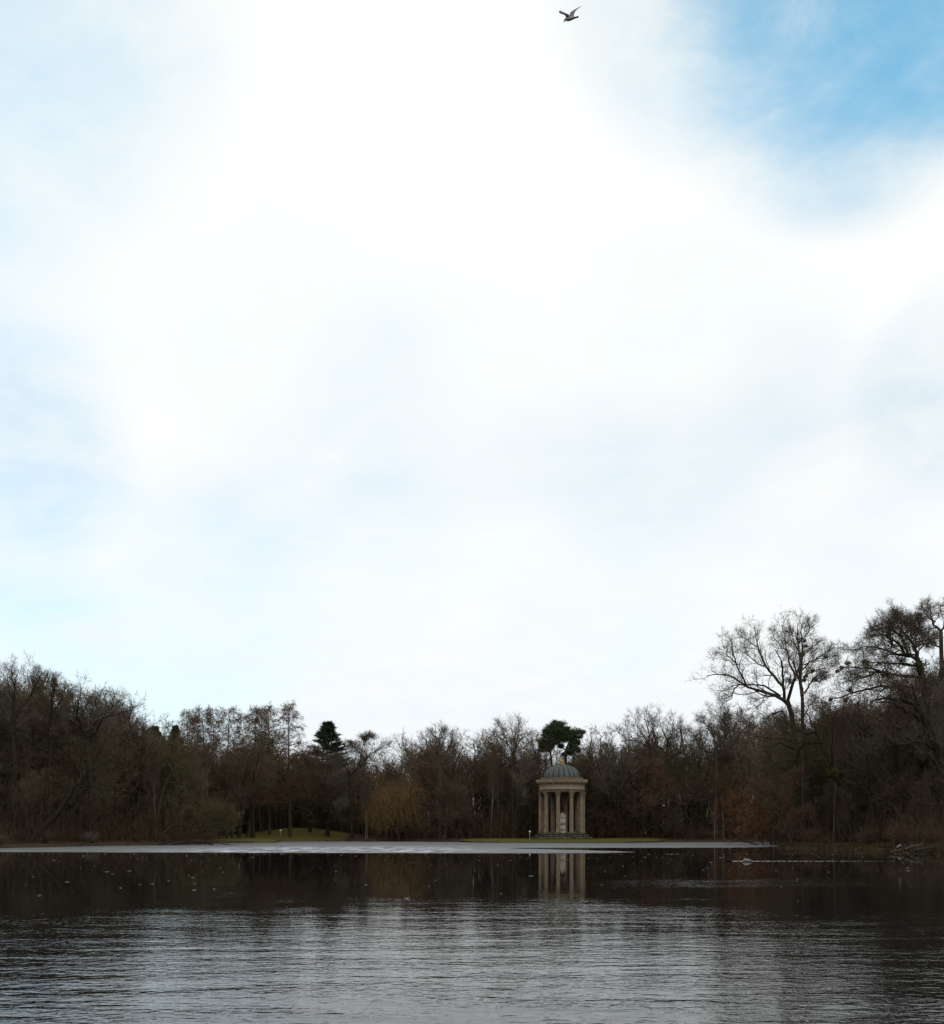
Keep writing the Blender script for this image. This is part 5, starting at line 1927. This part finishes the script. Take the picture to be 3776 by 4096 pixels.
def build_heron():
    px, py = 3597, 3403
    D = 93.5
    x = (px - CX) / F * D
    z0 = .14
    e = empty('heron', (x, D, z0))
    e.scale = (.85, .85, .8)
    g = Geo()
    body = [(.30, .30, .03, .03), (.20, .36, .09, .07), (.06, .46, .15, .13), (-.08, .56, .15, .14), (-.17, .60, .10, .10), (-.20, .56, .06, .06), (-.14, .50, .05, .05)]
    body = [(-x_, z_, w, h) for x_, z_, w, h in body]
    loft(g, bird_rings([(x_, z_, w, h) for x_, z_, w, h in body]))
    neck = [(.12, .56, .07, .07), (.18, .60, .055, .055), (.22, .55, .048, .05), (.245, .48, .045, .05), (.26, .43, .03, .035)]
    loft(g, bird_rings(neck))
    obj('body', g.mesh('body'), M['heron_grey'], e, smooth=True)
    g = Geo()
    tubes(g, np.array([[[.26, 0, .44], [.30, 0, .37], [.34, 0, .29]]]), np.array([[.022, .014, .004]]), 6)
    obj('beak', g.mesh('beak'), M['beak'], e)
    for sx in (-.03, .05):
        g = Geo()
        tubes(g, np.array([[[sx, sx, .42], [sx + .02, sx, .20], [sx - .01, sx, -.05]]]), np.array([[.018, .014, .014]]), 5)
        obj('leg', g.mesh('leg'), M['bark_pale'], e)
    tag(e, 'pale grey heron standing hunched beside the driftwood heap', 'bird')


build_heron()


# ------------------------------------------------------------------ dead wood along the water
def branch_thing(name, pts, r0, r1, label, mat='bark_dark', seed=1, k=6, cat='branch', group=None, tw=True):
    rg = np.random.default_rng(seed)
    P = resample(np.array(pts, float), 9)
    o = P[0].copy()
    P = (P - o)[None]
    g = Geo()
    Rr = np.linspace(r0, r1, 9)[None]
    tubes(g, P, Rr, 6)
    P1, R1 = spawn(rg, P, Rr, k, .2, .98, 42, 15, lambda t, l: l * .35, 5, .03, .2, .6, rmin=.012)
    tubes(g, P1, R1, 4)
    if tw:
        P2, R2 = spawn(rg, P1, R1, 5, .2, 1, 42, 15, lambda t, l: l * .45, 4, .03, .2, .6, rmin=.008)
        tubes(g, P2, R2, 3)
        twigs(g, rg, P2, 3, .3, .018)
    ob = obj(name, g.mesh(name), M[mat], None, loc=o, smooth=True)
    tag(ob, label, cat, group)


for i, (a, b, c, lab) in enumerate((((640, 3381, .0), (740, 3372, .9), (860, 3381, .05), 'dark fallen branch arched low on the ice by the left shore'),
                                    ((690, 3379, .1), (800, 3376, .5), (930, 3382, .05), 'dark fallen branch reaching farthest right over the ice'),
                                    ((720, 3378, .1), (790, 3360, 1.5), (870, 3335, 3.0), 'dead branch slanting up from the fallen wood on the ice'),
                                    ((655, 3377, .2), (760, 3362, 1.6), (840, 3348, 2.0), 'dead branch rising behind the fallen wood on the ice'))):
    D0 = 143
    pts = []
    for (px, py, z) in (a, b, c):
        pts.append(((px - CX) / F * D0, D0 + (i - 1) * 1.2, z + .06))
    branch_thing('fallen_branch', pts, .14 - .02 * i, .03, lab, 'bark_dark', 60 + i, 9)
for i, (p0, p1, r, lab) in enumerate((((0, 3388), (330, 3378), .16, 'long fallen log lying along the left shore'),
                                      ((330, 3380), (560, 3377), .13, 'mossy log right of the long fallen log'),
                                      ((130, 3360), (360, 3350), .09, 'thin dead stem leaning across the leaning trunk foot'))):
    D0 = 128 + i * 5
    q0, q1 = at(*p0, D0), at(*p1, D0 + 2)
    q0[2] = float(ground_z(q0[0], q0[1])) + .1 if i < 2 else q0[2]
    q1[2] = float(ground_z(q1[0], q1[1])) + .25 if i < 2 else q1[2]
    branch_thing('fallen_log', [q0, (q0 + q1) / 2 + np.array([0, .3, .15]), q1], r, r * .6, lab, 'bark_moss', 70 + i, 5, 'log')
for i, (x0, y0, x1, y1, r, lab) in enumerate(((3618, 3397, 3690, 3378, .10, 'thick driftwood pole slanting up from the heap beside the heron'),
                                              (3560, 3407, 3640, 3403, .07, 'pale stick lying on the water left of the driftwood heap'),
                                              (3590, 3406, 3680, 3396, .09, 'driftwood pole at the bottom of the heap'),
                                              (3640, 3406, 3730, 3390, .08, 'driftwood branch in the middle of the heap'),
                                              (3670, 3409, 3700, 3384, .06, 'upright dead branch in the driftwood heap'),
                                              (3660, 3405, 3776, 3408, .10, 'dark log lying at the right end of the driftwood heap'),
                                              (3700, 3410, 3676, 3388, .05, 'thin root curving left out of the driftwood heap'))):
    D0 = 84.6 + .25 * i
    q0, q1 = at(x0, y0, D0), at(x1, y1, D0 + .8)
    branch_thing('driftwood', [q0, (q0 + q1) / 2 + np.array([0, -.1, .08]), q1], r, r * .5, lab, 'dead_wood' if i in (0, 1, 3) else 'bark', 80 + i, 5, 'driftwood', 'driftwood heap by the heron', tw=i > 1)
# dark stump on the right bank
xs, ys = (3478 - CX) / F * 103.5, 103.5
g = Geo()
lathe(g, [(.42, -.2), (.36, .05), (.30, .3), (.29, .55), (.22, .66), (.05, .62)], 14)
o = obj('tree_stump', g.mesh('tree_stump'), M['bark_dark'], None, loc=(xs, ys, float(ground_z(xs, ys))), smooth=True)
tag(o, 'short dark tree stump in dry grass on the right bank', 'stump')


# bits of thin ice and leaf afloat on the calm water
def build_flecks():
    g = Geo()
    n = 130
    y = np.concatenate([24 + 56 * rng.random(n) ** .7, rng.normal(83, .4, 130), rng.normal(72, .3, 24)])
    x = y * rng.uniform(-.47, .47, len(y))
    L = rng.uniform(.015, .07, len(y)) * rng.choice([1, 1, 1, 1, 2.5], len(y)) * (y / 60) ** .5
    W = rng.uniform(.008, .022, len(y)) * (y / 55)
    for i in range(len(y)):
        a = rng.normal(0, .25)
        c, s = math.cos(a), math.sin(a)
        pts = [(-L[i], 0), (-L[i] * .4, -W[i]), (L[i] * .5, -W[i] * .8), (L[i], 0), (L[i] * .4, W[i]), (-L[i] * .5, W[i] * .9)]
        top = [(x[i] + p[0] * c - p[1] * s, y[i] + p[0] * s + p[1] * c, .014) for p in pts]
        v = top + [(x[i], y[i], .018)]
        g.add(v, t=[(k, (k + 1) % 6, 6) for k in range(6)])
    tag(obj('floating_ice_bits', g.mesh('floating_ice_bits'), M['ice_bit']), kind='stuff')


build_flecks()
